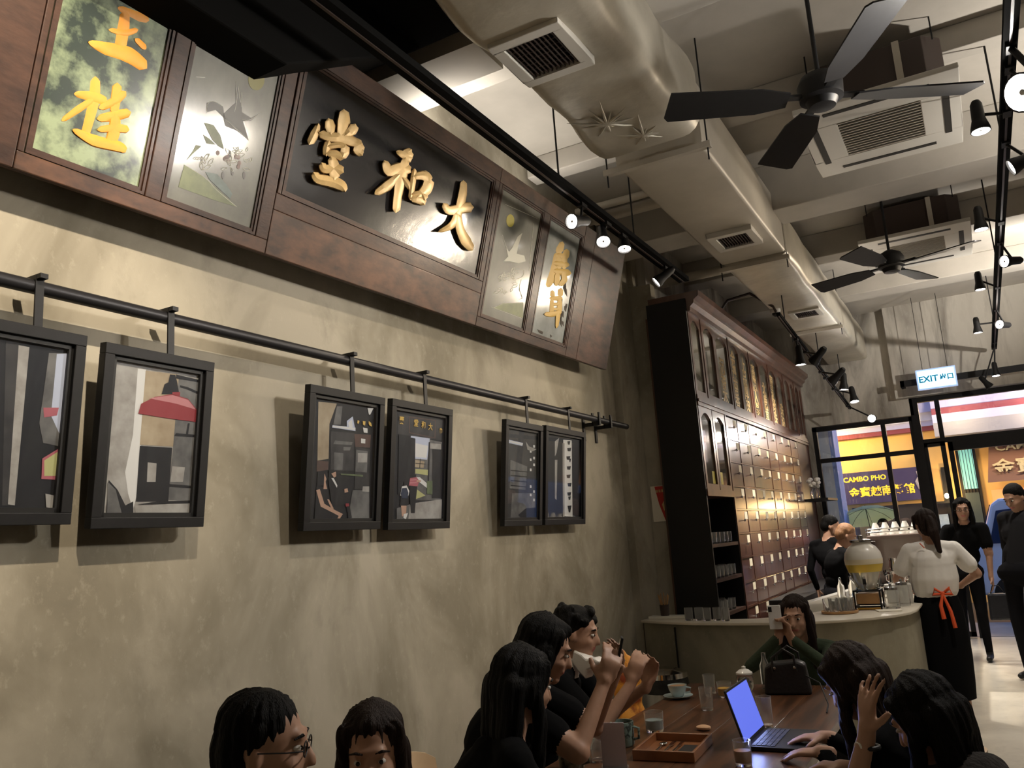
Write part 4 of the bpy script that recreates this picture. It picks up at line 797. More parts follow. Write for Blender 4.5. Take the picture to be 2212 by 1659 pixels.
# stacked silver jugs
jug0 = None
for k, (x, y, z) in enumerate(((-.80, 8.25, .923), (-.70, 8.42, .923), (-.86, 8.5, .923), (-.80, 8.27, 1.04), (-.72, 8.42, 1.04), (-.78, 8.32, 1.157), (-.88, 8.1, .923))):
    if jug0 is None:
        jug0 = thing('milk_jug', 'polished steel milk jug in the pile on the counter', 'jug', (x, y, z), 'steel milk jugs piled on the counter')
        b = MB(); b.lathe([(.045, 0), (.05, .03), (.04, .08), (.044, .11), (.041, .11), (.037, .08), (.045, .03), (.001, .01)], (x, y, z), M_chrome, 18); obj('jug_body', b, jug0, smooth=True)
        b = MB(); b.tube([(x+.042, y, z+.09), (x+.075, y, z+.08), (x+.07, y, z+.04), (x+.046, y, z+.025)], .005, M_chrome, 8); obj('handle', b, jug0, smooth=True)
    else: dup(jug0, (x, y, z), rz=k*1.3)
# coffee machine with cups on top
mx0, mx1, my0, my1 = -1.06, -.58, 9.0, 9.6
cm = thing('espresso_machine', 'large taupe espresso machine with a steel cup rail at the far counter', 'coffee machine', (-.82, 9.3, .923))
M_taupe = mat('taupe_enamel', (.17, .125, .105), .35, coat=.4)
b = MB(); b.prism([(mx0, my0+.06, 1.16), (mx0, my0, 1.42), (mx0, my0, 1.46), (mx0, my1, 1.46), (mx0, my1, .99), (mx0, my0+.10, .99)], (mx1-mx0, 0, 0), M_taupe); obj('body', b, cm, bevel=.01)
b = MB(); b.box((mx0+.02, my0-.02, .925), (mx1-.02, my1, .99), M_steel); obj('drip_tray', b, cm, bevel=.004)
b = MB()
for s in (0, 1): b.tube([(mx0, my0+.02, 1.49+.03*s), (mx1, my0+.02, 1.49+.03*s)], .006, M_chrome, 8); b.tube([(mx0, my1-.02, 1.49+.03*s), (mx1, my1-.02, 1.49+.03*s)], .006, M_chrome, 8)
for x in (mx0+.01, mx1-.01):
    for y in (my0+.02, my1-.02): b.tube([(x, y, 1.46), (x, y, 1.53)], .006, M_chrome, 8)
obj('cup_rail', b, cm, smooth=True)
for k in (0, 1): b = MB(); b.lathe([(.03, 0), (.035, .03), (.03, .05)], (mx0+.14+.2*k, my0-.02, 1.08), M_chrome, 14); b.tube([(mx0+.14+.2*k, my0-.04, 1.10), (mx0+.14+.2*k, my0-.16, 1.09)], .011, M_black, 8); obj('group_head', b, cm, smooth=True)
c0 = None
for k in range(20):
    x = mx0+.06+.09*(k % 5)+(.02 if k > 14 else 0); y = my0+.10+.13*((k//5) % 3)+(.04 if k > 14 else 0); z = 1.4605 if k < 15 else 1.5225
    if c0 is None: b = MB(); b.lathe([(.036, 0), (.034, .02), (.02, .055), (.02, .06), (.001, .06)], (0, 0, 0), M_cream, 14); c0 = obj('coffee_cup', b, smooth=True); c0.location = (x, y, z); tag(c0, 'upturned white coffee cup on top of the espresso machine', 'cup', 'white cups on the espresso machine')
    else: dup(c0, (x, y, z))
gr = thing('coffee_grinder', 'dark coffee grinder topped with a hopper left of the espresso machine', 'grinder', (-1.03, 8.75, .923))
b = MB(); b.box((-1.10, 8.66, .923), (-.96, 8.84, 1.25), M_black); obj('grinder_body', b, gr, bevel=.015)
b = MB(); b.lathe([(.03, 0), (.075, .12), (.075, .16), (.001, .17)], (-1.03, 8.75, 1.251), M_brownpl, 18); obj('hopper', b, gr, smooth=True)
b = MB(); b.box((-1.18, 8.5, .923), (-1.12, 8.56, 1.02), mat('blue_carton', (.05, .22, .6), .5)); tag(obj('blue_carton', b, bevel=.003), 'small blue carton beside the grinder', 'carton')
b = MB(); b.box((-1.60, 8.0, .70), (-1.55, 8.02, .76), M_amber)
# back work bench behind the counter (dark)
b = MB(); b.box((-2.06, 8.9, .002), (-1.75, 12.2, .88), M_black); tag(obj('back_bench', b, bevel=.005), 'dark low work bench in front of the cabinet behind the bar', 'bench')
# ---------------------------------------------------------------- exit sign
ex = thing('exit_sign', 'hanging illuminated blue-white EXIT sign over the shop door', 'sign', (-.30, 12.3, 3.26))
M_exit = mat('exit_light', (.6, .9, 1), .5, emit=(.50, .86, 1), estr=1.25); M_exitt = mat('exit_letter', (.0, .12, .22), .5, emit=(0, .16, .3), estr=.6)
ea, eb = Vector((-.53, 12.3, 3.27)), Vector((-.07, 12.3, 3.27))
b = MB(); b.box((-.54, 12.305, 3.265), (-.06, 12.35, 3.54), mat('exit_case', (.55, .7, .9), .4, emit=(.25, .4, .8), estr=.5)); obj('case', b, ex, bevel=.006)
b = MB(); b.box((-.52, 12.3, 3.285), (-.08, 12.304, 3.52), M_exit); obj('light_panel', b, ex)
text_obj('exit_lettering', 'EXIT', (-.395, 12.298, 3.40), (1, 0, 0), (0, 0, 1), .115, M_exitt, ex, ext=.001, off=.003)
text_obj('exit_lettering', '出口', (-.175, 12.298, 3.40), (1, 0, 0), (0, 0, 1), .085, M_exitt, ex, ext=.001, off=.003)
for x in (-.45, -.15): b = MB(); b.tube([(x, 12.33, 3.54), (x, 12.33, ZC)], .004, M_blackm, 6); obj('hanging_rod', b, ex)
b = MB(); b.box((-.75, 12.40, 3.36), (.8, 12.46, 3.44), M_blackm); b.box((-.75, 12.40, 3.36), (-.70, 12.66, 3.44), M_blackm); tag(obj('wall_conduit', b), 'black conduit running along the front wall behind the exit sign', 'conduit')
# ================================================================ TABLE
tb = thing('communal_table', 'long dark walnut plank table seen from its near end', 'table', (-1.2, 3.9, 0))
for k in range(4):
    b = MB(); x0 = -1.68+.24*k; b.box((x0+.0008, 2.78, .70), (x0+.2392, 5.02, .74), M_table); obj('plank', b, tb, bevel=.002)
b = MB(); b.box((-1.60, 2.9, .62), (-.80, 2.96, .70), M_black); b.box((-1.60, 4.84, .62), (-.80, 4.9, .70), M_black); b.box((-1.25, 2.9, .62), (-1.15, 4.9, .66), M_black); obj('apron', b, tb)
for x in (-1.56, -.84):
    for y in (2.93, 4.87): b = MB(); b.box((x-.03, y-.03, 0), (x+.03, y+.03, .62), M_black); obj('leg', b, tb)
TZ = .7405
# ---------------------------------------------------------------- things on the table
cs = thing('coffee_cup', 'pale blue cup of milky coffee on its saucer at the far left of the table', 'cup', (-1.60, 4.56, TZ+.012))
cc = Vector((-1.60, 4.56, TZ))
b = MB(); b.lathe([(.03, 0), (.035, .003), (.078, .014), (.08, .017), (.034, .008), (.001, .007)], cc, M_ceramic, 28); tag(obj('saucer', b, smooth=True), 'pale blue saucer under the cup of milky coffee', 'saucer')
b = MB(); b.lathe([(.024, .009), (.03, .014), (.046, .045), (.052, .070), (.049, .070), (.043, .05), (.001, .048)], cc, M_ceramic, 28); obj('cup_body', b, cs, smooth=True)
b = MB(); b.tube([cc+Vector((.048, .0, .06)), cc+Vector((.075, 0, .055)), cc+Vector((.07, 0, .035)), cc+Vector((.042, 0, .03))], .005, M_ceramic, 8); obj('handle', b, cs, smooth=True)
b = MB(); b.lathe([(.0475, .0635), (.001, .0645)], cc, M_coffee, 24); obj('coffee', b, cs)
for (x, y, h, r, lab) in ((-1.36, 4.29, .11, .034, 'empty tumbler in the middle of the table behind the laptop'), (-1.47, 4.72, .10, .034, 'tumbler near the far edge of the table'), (-1.00, 3.98, .13, .036, 'tall tumbler behind the laptop screen'), (-.94, 3.34, .09, .035, 'tumbler with dark drink in front of the laptop'),
                          (-1.36, 4.62, .08, .04, 'low glass of amber tea behind the laptop'), (-1.50, 3.26, .09, .035, 'tumbler between the two mugs'), (-1.46, 3.80, .085, .045, 'wide glass behind the menu stand')):
    g = thing('tumbler', lab, 'glass', (x, y, TZ)); b = MB(); b.lathe([(r*.85, 0), (r*.9, .008), (r, h), (r-.002, h), (r*.86, .012), (.001, .012)], (x, y, TZ), M_glass, 20); obj('glass_wall', b, g, smooth=True)
    if 'drink' in lab or 'tea' in lab or 'wide' in lab: b = MB(); b.lathe([(r*.84, .013), (r*.9, h*.6), (.001, h*.6)], (x, y, TZ), M_coffee if 'drink' in lab else M_amber if 'tea' in lab else M_ceramic, 18); obj('drink', b, g, smooth=True)
def mug(x, y, r, h, m, lab):
    g = thing('mug', lab, 'mug', (x, y, TZ)); b = MB(); b.lathe([(r*.8, 0), (r*.95, .01), (r, h), (r-.005, h), (r*.9, .02), (.001, .015)], (x, y, TZ), m, 24); obj('mug_body', b, g, smooth=True)
    b = MB(); b.lathe([(r-.006, h*.86), (.001, h*.86)], (x, y, TZ), M_coffee, 20); obj('drink', b, g)
    b = MB(); b.tube([(x+r*.95, y, TZ+h*.8), (x+r*1.5, y, TZ+h*.75), (x+r*1.45, y, TZ+h*.35), (x+r*.93, y, TZ+h*.28)], .006, m, 8); obj('handle', b, g, smooth=True)
M_stone = mat('speckled_stoneware', (.30, .30, .22), .5, col2=(.08, .08, .06), scale=40, lo=.45, hi=.6)
M_teal = mat('spotted_teal_ceramic', (.25, .34, .30), .35, col2=(.05, .07, .06), scale=35, lo=.42, hi=.5)
mug(-1.56, 3.13, .052, .085, M_stone, 'speckled stoneware mug at the bottom edge of the picture'); mug(-1.50, 3.52, .050, .10, M_teal, 'grey-green mug behind the white menu stand')
ms = thing('menu_stand', 'upright pale card menu stand on the table', 'menu', (-1.395, 3.17, TZ))
M_card = mat('lilac_card', (.72, .66, .74), .6)
b = MB(); b.obox((-1.395, 3.17, TZ+.085), (.047, .010, 0), (-.0006, .0014, 0), (0, 0, .085), M_card); obj('card', b, ms)
b = MB(); b.obox((-1.395, 3.17, TZ+.006), (.05, .012, 0), (-.006, .02, 0), (0, 0, .006), M_glass); obj('foot', b, ms)
def tray(x0, y0, x1, y1, rz, lab):
    c = Vector(((x0+x1)/2, (y0+y1)/2, TZ)); t = thing('wooden_tray', lab, 'tray', c); cx, sx = math.cos(rz), math.sin(rz); a = Vector((cx, sx, 0)); d = Vector((-sx, cx, 0)); w, l = (x1-x0)/2, (y1-y0)/2
    b = MB(); b.obox(c+Vector((0, 0, .004)), a*w, d*l, Vector((0, 0, .004)), M_oak2); obj('tray_base', b, t)
    for s in (-1, 1):
        b = MB(); b.obox(c+a*(s*w)+Vector((0, 0, .02)), a*.006, d*(l+.006), Vector((0, 0, .02)), M_oak2); obj('tray_side', b, t, bevel=.003)
        b = MB(); b.obox(c+d*(s*l)+Vector((0, 0, .02)), a*w, d*.006, Vector((0, 0, .02)), M_oak2); obj('tray_side', b, t, bevel=.003)
    return c, a, d
M_oak2 = mat('reddish_tray_wood', (.30, .12, .045), .35, coat=.3, var=.3, scale=8)
c, a, d = tray(-1.38, 3.32, -1.14, 3.62, .06, 'reddish wooden tray with cutlery beside the laptop')
for k in range(3):
    t = thing('fork', ['steel spoon lying leftmost in the wooden tray', 'steel fork lying in the middle of the wooden tray', 'steel knife lying rightmost in the wooden tray'][k], 'cutlery', (c.x-.06+.05*k, c.y, TZ+.013)); t.name = ['spoon', 'fork', 'knife'][k]
    b = MB(); p = c+a*(-.06+.035*k)+Vector((0, 0, .014)); b.obox(p-d*.03, a*.004, d*.07, Vector((0, 0, .0015)), M_chrome); obj('handle', b, t, bevel=.001)
    b = MB(); (b.ell(p+d*.065+Vector((0, 0, .003)), (.016, .026, .004), M_chrome) if k == 0 else b.obox(p+d*.075, a*(.009 if k == 1 else .007), d*.035, Vector((0, 0, .001)), M_chrome)); obj(['bowl', 'tines', 'blade'][k], b, t, smooth=(k == 0))
b = MB(); b.obox(c+Vector((.06, -.02, .011)), a*.03, d*.09, Vector((0, 0, .0025)), M_black); tag(obj('napkin', b), 'black folded napkin lying inside the wooden tray', 'napkin')
b = MB(); b.ell((-1.25, 3.86, TZ+.012), (.035, .025, .012), mat('bread', (.62, .38, .22), .8), 14); tag(obj('biscuit', b, smooth=True), 'small pale biscuit on the table beyond the tray', 'biscuit')
b = MB(); b.obox((-.775, 3.20, TZ+.004), (.07, .03, 0), (-.04, .09, 0), (0, 0, .003), M_paper); tag(obj('paper_slip', b), 'bright white slip of paper at the bottom edge by the laptop', 'paper')
sj = thing('sugar_jar', 'glass sugar jar with a domed pale lid at the far end of the table', 'jar', (-1.30, 4.83, TZ))
b = MB(); b.lathe([(.035, 0), (.045, .02), (.045, .07), (.036, .085)], (-1.30, 4.83, TZ), M_glass, 20); obj('jar_body', b, sj, smooth=True)
b = MB(); b.lathe([(.045, .086), (.045, .095), (.025, .11), (.010, .115), (.012, .125), (.001, .13)], (-1.30, 4.83, TZ), M_cream, 20); obj('jar_lid', b, sj, smooth=True)
b = MB(); b.lathe([(.028, 0), (.03, .12), (.012, .16), (.012, .19), (.001, .19)], (-1.20, 4.90, TZ), M_glass, 16); tag(obj('water_bottle', b, smooth=True), 'small clear bottle beside the sugar jar', 'bottle')
# laptop: hinge runs away from the camera; the screen faces right, towards the typist
lp = thing('laptop', 'open black laptop with a glowing plain blue screen', 'laptop', (-.93, 3.72, TZ))
h0 = at(1600, 1624, z=TZ+.012); h1 = at(1660, 1566, z=TZ+.012); hd = (h1-h0).normalized()*.34; hc = (h0+h1)/2; h0, h1 = hc-hd/2, hc+hd/2
pd = Vector((hd.y, -hd.x, 0)).normalized()
b = MB(); b.obox(hc+pd*.115+Vector((0, 0, -.003)), hd/2, pd*.115, Vector((0, 0, .008)), M_black); obj('keyboard_base', b, lp, bevel=.003)
M_key = mat('key_grey', (.05, .05, .055), .5)
kb = MB()
for r_ in range(5):
    for c_ in range(13): kb.obox(hc+pd*(.03+.019*r_)+hd*((c_-6)/14.5)+Vector((0, 0, .0062)), hd.normalized()*.0095, pd*.008, Vector((0, 0, .0012)), M_key)
o = obj('keys', kb, lp); o['kind'] = 'stuff'
su = (Vector((0, 0, 1))*math.cos(.28)-pd*math.sin(.28)); sn = pd*math.cos(.28)+Vector((0, 0, 1))*math.sin(.28)
b = MB(); b.obox(hc+su*.112, hd/2, su*.112, sn*.004, M_black); sc_ = obj('screen_lid', b, lp, bevel=.003)
M_scr = mat('laptop_display', (.1, .15, .5), .3, emit=(.085, .12, .62), estr=.95)
b = MB(); b.obox(hc+su*.115+sn*.0045, hd*.47, su*.098, sn*.0005, M_scr); obj('display', b, sc_)
lamp('screen_glow', 'AREA', hc+su*.115+sn*.02, 1.2, (.35, .45, 1), hc+su*.115+sn*1, size=.25)
# handbag at the far end
hb = thing('handbag', 'structured black leather handbag standing at the far end of the table', 'bag', (-1.03, 4.74, TZ))
M_leather = mat('black_leather', (.018, .016, .016), .38, bump=.2, bscale=60)
b = MB(); b.prism([(-1.17, 4.70, TZ), (-.93, 4.74, TZ), (-.95, 4.745, TZ+.15), (-.99, 4.74, TZ+.17), (-1.12, 4.715, TZ+.16), (-1.155, 4.705, TZ+.14)], (-.015, .10, 0), M_leather); obj('bag_body', b, hb, bevel=.012)
for o_ in (-.008, .108): b = MB(); b.tube([(-1.11, 4.71+o_, TZ+.12), (-1.11, 4.71+o_, TZ+.19), (-1.05, 4.72+o_, TZ+.235), (-1.00, 4.73+o_, TZ+.20), (-.995, 4.73+o_, TZ+.12)], .007, M_leather, 8); obj('bag_handle', b, hb, smooth=True)
b = MB(); b.ell((-1.10, 4.695, TZ+.14), (.008, .004, .008), M_steel, 8); b.ell((-1.0, 4.715, TZ+.14), (.008, .004, .008), M_steel, 8); obj('buckle', b, hb)
b = MB(); b.tube([(-.95, 4.72, TZ+.10), (-.86, 4.6, TZ+.085), (-.80, 4.42, TZ+.02), (-.79, 4.3, TZ+.004)], .0035, M_black, 6); tag(obj('charging_cable', b, smooth=True), 'thin black cable trailing from the handbag over the table edge', 'cable')
# waste bin
bn = thing('waste_bin', 'round brushed steel waste bin with a black liner under its lid', 'bin', (-2.22, 6.05, 0))
b = MB(); b.lathe([(.165, 0), (.165, .50)], (-2.22, 6.05, .001), M_steel, 36); obj('drum', b, bn, smooth=True)
b = MB(); b.lathe([(.168, .50), (.185, .53), (.178, .58), (.172, .60)], (-2.22, 6.05, .001), mat('bin_liner', (.012, .012, .012), .3, bump=.8, bscale=30), 36); obj('liner', b, bn, smooth=True)
b = MB(); b.lathe([(.178, .60), (.175, .635), (.10, .655), (.001, .66)], (-2.22, 6.05, .001), M_chrome, 36); obj('lid', b, bn, smooth=True)
# ---------------------------------------------------------------- chairs
def chair(x, y, face, lab, seat=.45, grp='light bentwood chairs'):
    """face: direction the sitter looks, degrees from +Y towards -X"""
    t = thing('bentwood_chair', lab, 'chair', (x, y, 0), grp, rz=math.radians(face))
    b = MB(); b.lathe([(.19, 0), (.205, .008), (.205, .02), (.19, .03), (.001, .026)], (0, 0, seat-.03), M_lightwood, 28, sx=1, sy=1); obj('seat', b, t, smooth=True)
    for sx in (-1, 1):
        for sy in (-1, 1): b = MB(); b.tube([(sx*.14, sy*.14, seat-.03), (sx*.19, sy*.19, 0)], [.015, .011], M_lightwood, 10); obj('leg', b, t, smooth=True)
    # curved backrest panel
    q = MB(); i = q.mi(M_lightwood); N_, Mz = 12, 7; g = []
    for s in (0, 1):
        for k in range(N_+1):
            a = (k/N_-.5)*2.2; e = math.sqrt(max(0, 1-(2*k/N_-1)**2*.96))
            for j in range(Mz+1):
                zz = .70+(j/Mz-.5)*.20*(.35+.65*e); r_ = .20+.012*s; q.v.append(Vector((r_*math.sin(a), -.02-r_*math.cos(a)-(zz-.6)*.15, zz)))
    W_ = Mz+1; H_ = (N_+1)*W_
    for k in range(N_):
        for j in range(Mz):
            a = k*W_+j; q.f.append([a, a+1, a+W_+1, a+W_]); q.m.append(i); q.f.append([H_+a, H_+a+W_, H_+a+W_+1, H_+a+1]); q.m.append(i)
    for k in range(N_):
        for j in (0, Mz): a = k*W_+j; q.f.append([a, a+W_, H_+a+W_, H_+a]); q.m.append(i)
    for k in (0, N_):
        for j in range(Mz): a = k*W_+j; q.f.append([a, a+1, H_+a+1, H_+a]); q.m.append(i)
    obj('backrest', q, t, smooth=True)
    for sx in (-1, 1): b = MB(); b.tube([(sx*.10, -.165, seat-.02), (sx*.11, -.19, .70)], .009, M_lightwood, 8); obj('back_post', b, t, smooth=True)
    return t
# ================================================================ PEOPLE
def prim_mesh(prims):
    """all the closed pieces of a body as one vertex/face list, with their distance functions"""
    q = MB(); m0 = M_skin
    for p in prims:
        if p[0] == 'c':
            a, c, ra, rb = Vector(p[1]), Vector(p[2]), p[3], p[4]; d = (c-a); L_ = d.length or 1e-4; d = d/L_
            pts, rs = [], []
            for k in (0, 1, 2, 3): t = PI/2*k/3; pts.append(a-d*ra*math.cos(t)); rs.append(max(ra*math.sin(t), ra*.06))
            for k in (0, 1, 2, 3): t = PI/2*k/3; pts.append(c+d*rb*math.sin(t)); rs.append(max(rb*math.cos(t), rb*.06))
            q.tube(pts, rs, m0, 12)
        else: q.ell(p[1], p[2], m0, 16, rot=p[3])
    return q
def blob(name, prims, parent, voxel=.01, smooth=3, label=None):
    """one continuous surface grown from the pieces; each face takes the cloth or skin of the piece it came from"""
    org = ORG.get(parent, Vector()); q = prim_mesh(prims)
    me = D.meshes.new(name); me.from_pydata([v-org for v in q.v], [], q.f)
    bm = bmesh.new(); bm.from_mesh(me); bmesh.ops.remove_doubles(bm, verts=bm.verts, dist=1e-6); bmesh.ops.recalc_face_normals(bm, faces=bm.faces); bm.to_mesh(me); bm.free()
    o = D.objects.new(name, me); COL.objects.link(o)
    r = o.modifiers.new('r', 'REMESH'); r.mode = 'VOXEL'; r.voxel_size = voxel
    if smooth: s = o.modifiers.new('s', 'SMOOTH'); s.iterations = smooth; s.factor = .5
    bpy.context.view_layer.update()
    m2 = D.meshes.new_from_object(o.evaluated_get(bpy.context.evaluated_depsgraph_get())); D.objects.remove(o); D.meshes.remove(me); m2.name = name
    mats = []
    for p in prims:
        if p[-1] not in mats: mats.append(p[-1])
    m2.materials.clear()
    for m in mats: m2.materials.append(m)
    n = len(m2.polygons)
    if len(mats) > 1:
        c = np.empty(n*3, 'f'); m2.polygons.foreach_get('center', c); c = c.reshape(-1, 3)+np.array(org)
        best = np.full(n, 1e9); idx = np.zeros(n, 'i')
        for p in prims:
            if p[0] == 'c':
                a, e = np.array(p[1]), np.array(p[2]); d = e-a; t = np.clip(((c-a)@d)/max(d@d, 1e-9), 0, 1); ds = np.linalg.norm(c-(a+t[:, None]*d), axis=1)-(p[3]+(p[4]-p[3])*t)
            else:
                R = np.array(p[3]) if p[3] is not None else np.eye(3); l = (c-np.array(p[1]))@R; rr = np.array(p[2]); k = np.linalg.norm(l/rr, axis=1); ds = (k-1)*rr.min()
            w_ = ds < best; best[w_] = ds[w_]; idx[w_] = mats.index(p[-1])
        m2.polygons.foreach_set('material_index', idx)
    m2.polygons.foreach_set('use_smooth', [True]*n)
    o = D.objects.new(name, m2); link(o, parent); ORG[o] = org
    if label: o['label'] = label
    return o
def hand(W, d, n, side, m, s=1.0, curl=.35, spread=.12):
    """W wrist, d finger direction, n the way the palm faces, side the thumb's direction"""
    W, d, n = Vector(W), Vector(d).normalized(), Vector(n); n = (n-d*n.dot(d)).normalized(); t = Vector(side); t = (t-d*t.dot(d)-n*t.dot(n)).normalized(); P_ = []
    R = Matrix((t, d, n)).transposed()
    P_.append(('e', W+d*.048*s, (.040*s, .052*s, .015*s), R, m)); P_.append(('c', W-d*.02*s, W+d*.02*s, .024*s, .026*s, m))
    for i, (l, off) in enumerate(((.92, .030), (1.03, .010), (.95, -.011), (.76, -.030))):
        p = W+d*.082*s+t*off*s-n*.001; dd = (d+t*(spread*(1.5-i)*.9)).normalized(); P_.append(('c', W+d*.05*s+t*off*.8*s, p, .012*s, .0105*s, m)); a = curl*(1+.12*i); r = .0095*s
        for sl in (.040, .026, .020):
            dd = (dd*math.cos(a)+n*math.sin(a)).normalized(); e = p+dd*sl*l*s; P_.append(('c', p, e, r, r*.9, m)); p = e; r *= .9; a = curl*.9
    p = W+d*.022*s+t*.028*s; dd = (d*.62+t*.75+n*.25).normalized(); P_.append(('c', W+d*.015*s+t*.01*s, p, .016*s, .013*s, m))
    for sl in (.036, .028): e = p+dd*sl*s; P_.append(('c', p, e, .012*s, .0098*s, m)); p = e; dd = (dd+d*.45+n*.25).normalized()
    return P_
def ik(S, W, l1, l2, pole):
    S, W = Vector(S), Vector(W); d = W-S; L_ = min(d.length, (l1+l2)*.995); d.normalize(); a = (l1*l1-l2*l2+L_*L_)/(2*L_); h = math.sqrt(max(l1*l1-a*a, 0)); p = Vector(pole); p = (p-d*p.dot(d)).normalized()
    return S+d*a+p*h, S+d*L_
def person(lab, base, face, seat=None, head=None, hyaw=0, hpitch=0, arms=None, top=M_clothk, bottom=M_denim, shoe=M_shoe, skin=M_skin, hair='short', hm=M_hair, sc=1.0, sleeve=1, voxel=.011, legs=None, baggy=0, collar=None, loose=0, glasses=False, name='person', brow=True, hipz=None):
    """face: degrees from +Y towards -X"""
    f = math.radians(face); F = Vector((-math.sin(f), math.cos(f), 0)); Rr = Vector((math.cos(f), math.sin(f), 0)); Z = Vector((0, 0, 1)); B = Vector((base[0], base[1], 0))
    t = thing(name, lab, 'person', B); pz = (seat+.09) if seat else (hipz or .90*sc)
    pel = B+Z*pz; H = Vector(head) if head else pel+Z*.64*sc+F*.02
    fy = f+math.radians(hyaw); HF = Vector((-math.sin(fy)*math.cos(math.radians(hpitch)), math.cos(fy)*math.cos(math.radians(hpitch)), math.sin(math.radians(hpitch)))); HR = Vector((math.cos(fy), math.sin(fy), 0)); HU = HR.cross(HF)
    nb = H-HU*.155*sc-HF*.03*sc; 
    ch = pel.lerp(nb, .66)-F*.02; ws = pel.lerp(nb, .33)-F*.01
    up = (nb-pel).normalized(); SR = Rr
    TR = Matrix((SR, up.cross(SR), up)).transposed(); g = 1+baggy
    P_ = [('e', pel+Z*.0, (.165*sc*g, .115*sc*g, .12*sc), TR, bottom), ('e', ws, (.135*sc*g, .10*sc*g, .13*sc), TR, top), ('e', ch, (.158*sc*g, .11*sc*g, .155*sc), TR, top), ('c', pel.lerp(nb, .1), nb-up*.10*sc, .10*sc*g, .10*sc*g, top)]
    sh = {}
    if loose: P_.append(('e', pel.lerp(nb, .42)-F*.01, (.185*sc, .135*sc, .27*sc), TR, top))
    for k, s in (('L', -1), ('R', 1)):
        sh[k] = nb-up*.055*sc+SR*s*.165*sc+F*.01
        P_.append(('c', nb-up*.035*sc+SR*s*.05*sc, sh[k], .058*sc, .055*sc*g, top)); P_.append(('c', ch+SR*s*.07*sc, sh[k]-up*.02, .085*sc, .055*sc, top))
    P_ += [('c', nb-up*.03*sc, H-HU*.05*sc-HF*.015*sc, .056*sc, .050*sc, skin)]
    if collar: P_.append(('c', nb-up*.03*sc, nb+up*.012*sc, .068*sc, .060*sc, collar))
    # head with its features
    RH = Matrix((HR, HF, HU)).transposed(); k = sc
    P_ += [('e', H+HU*.028*k-HF*.012*k, (.074*k, .092*k, .088*k), RH, skin), ('e', H+HF*.022*k-HU*.028*k, (.062*k, .070*k, .086*k), RH, skin), ('e', H+HF*.048*k-HU*.088*k, (.036*k, .036*k, .026*k), RH, skin),
           ('c', H+HF*.088*k+HU*.008*k, H+HF*.104*k-HU*.030*k, .008*k, .0125*k, skin), ('c', H+HF*.078*k+HU*.026*k+HR*.03*k, H+HF*.078*k+HU*.026*k-HR*.03*k, .012*k, .012*k, skin),
           ('c', H+HF*.084*k-HU*.058*k+HR*.016*k, H+HF*.084*k-HU*.058*k-HR*.016*k, .0085*k, .0085*k, M_lips)]
    for s in (-1, 1):
        P_ += [('e', H+HR*s*.074*k-HU*.012*k-HF*.008*k, (.010*k, .018*k, .029*k), RH, skin), ('e', H+HF*.062*k-HU*.030*k+HR*s*.034*k, (.022*k, .020*k, .022*k), RH, skin)]
    # arms
    ua, fa = .27*sc, .245*sc
    for kk, s in (('L', -1), ('R', 1)):
        spec = (arms or {}).get(kk) or dict(w=sh[kk]-Z*.48*sc+SR*s*.06+F*.06, d=(0, 0, -1), n=-SR*s, t=F, pole=-F+SR*s*.3)
        w_ = Vector(spec['w']); el, w_ = ik(sh[kk], w_, ua, fa, spec.get('pole', -Z+SR*s*.4)); d_ = Vector(spec['d']) if 'd' in spec else (w_-el)
        sl = spec.get('sleeve', sleeve); sm = top if sl > 0 else skin
        P_.append(('c', sh[kk], el, .050*sc*g, .040*sc*g, sm if sl != .5 else skin))
        if sl == .5: P_.append(('c', sh[kk], sh[kk].lerp(el, .62), (.064 if loose else .060*g)*sc, (.072 if loose else .060*g)*sc, top))
        if sl == 1: P_.append(('c', el, el.lerp(w_, .9), .040*sc, .031*sc, top))
        P_.append(('c', el, w_, .036*sc, .024*sc, skin))
        P_ += hand(w_, d_, spec.get('n', -Z), spec.get('t', -SR*s), skin, sc, spec.get('curl', .35), spec.get('spread', .12))
        t['w'+kk] = list(w_)
    # legs
    for s in (-1, 1):
        hp = pel+Rr*s*.085*sc-Z*.02
        if seat: kn = hp+F*.40*sc+Rr*s*.03-Z*.01; an = Vector((kn.x, kn.y, .09))+F*.02
        else: kn = B+Rr*s*.095*sc+Z*.48*sc+F*.03; an = B+Rr*s*.10*sc+Z*.09-F*.02
        if legs: kn, an = legs(s, kn, an)
        P_ += [('c', hp, kn, .082*sc, .056*sc, bottom), ('c', kn, an, .054*sc, .036*sc, bottom), ('c', an, an+Z*-.045-F*.02, .040, .036, shoe), ('c', an-Z*.045, an-Z*.053+F*.13*sc, .037, .031, shoe)]
    P_ = [p if p[0] == 'c' else p for p in P_]
    blob('body', P_, t, voxel)
    # eyes
    b = MB()
    for s in (-1, 1):
        e = H+HF*.079*k+HU*.004*k+HR*s*.030*k; b.ell(e-HF*.004*k, (.0115*k, .0115*k, .007*k), M_eye, 10, RH); b.ell(e+HF*.0042*k, (.006*k, .0055*k, .006*k), M_iris, 8, RH)
    obj('eyes', b, t, smooth=True)
    b = MB()
    for s in (-1, 1): b.tube([H+HF*.086*k+HU*.026*k+HR*s*.016*k, H+HF*.086*k+HU*.031*k+HR*s*.034*k, H+HF*.072*k+HU*.025*k+HR*s*.052*k], [.003, .004, .002], hm, 6)
    obj('eyebrows', b, t, smooth=True)
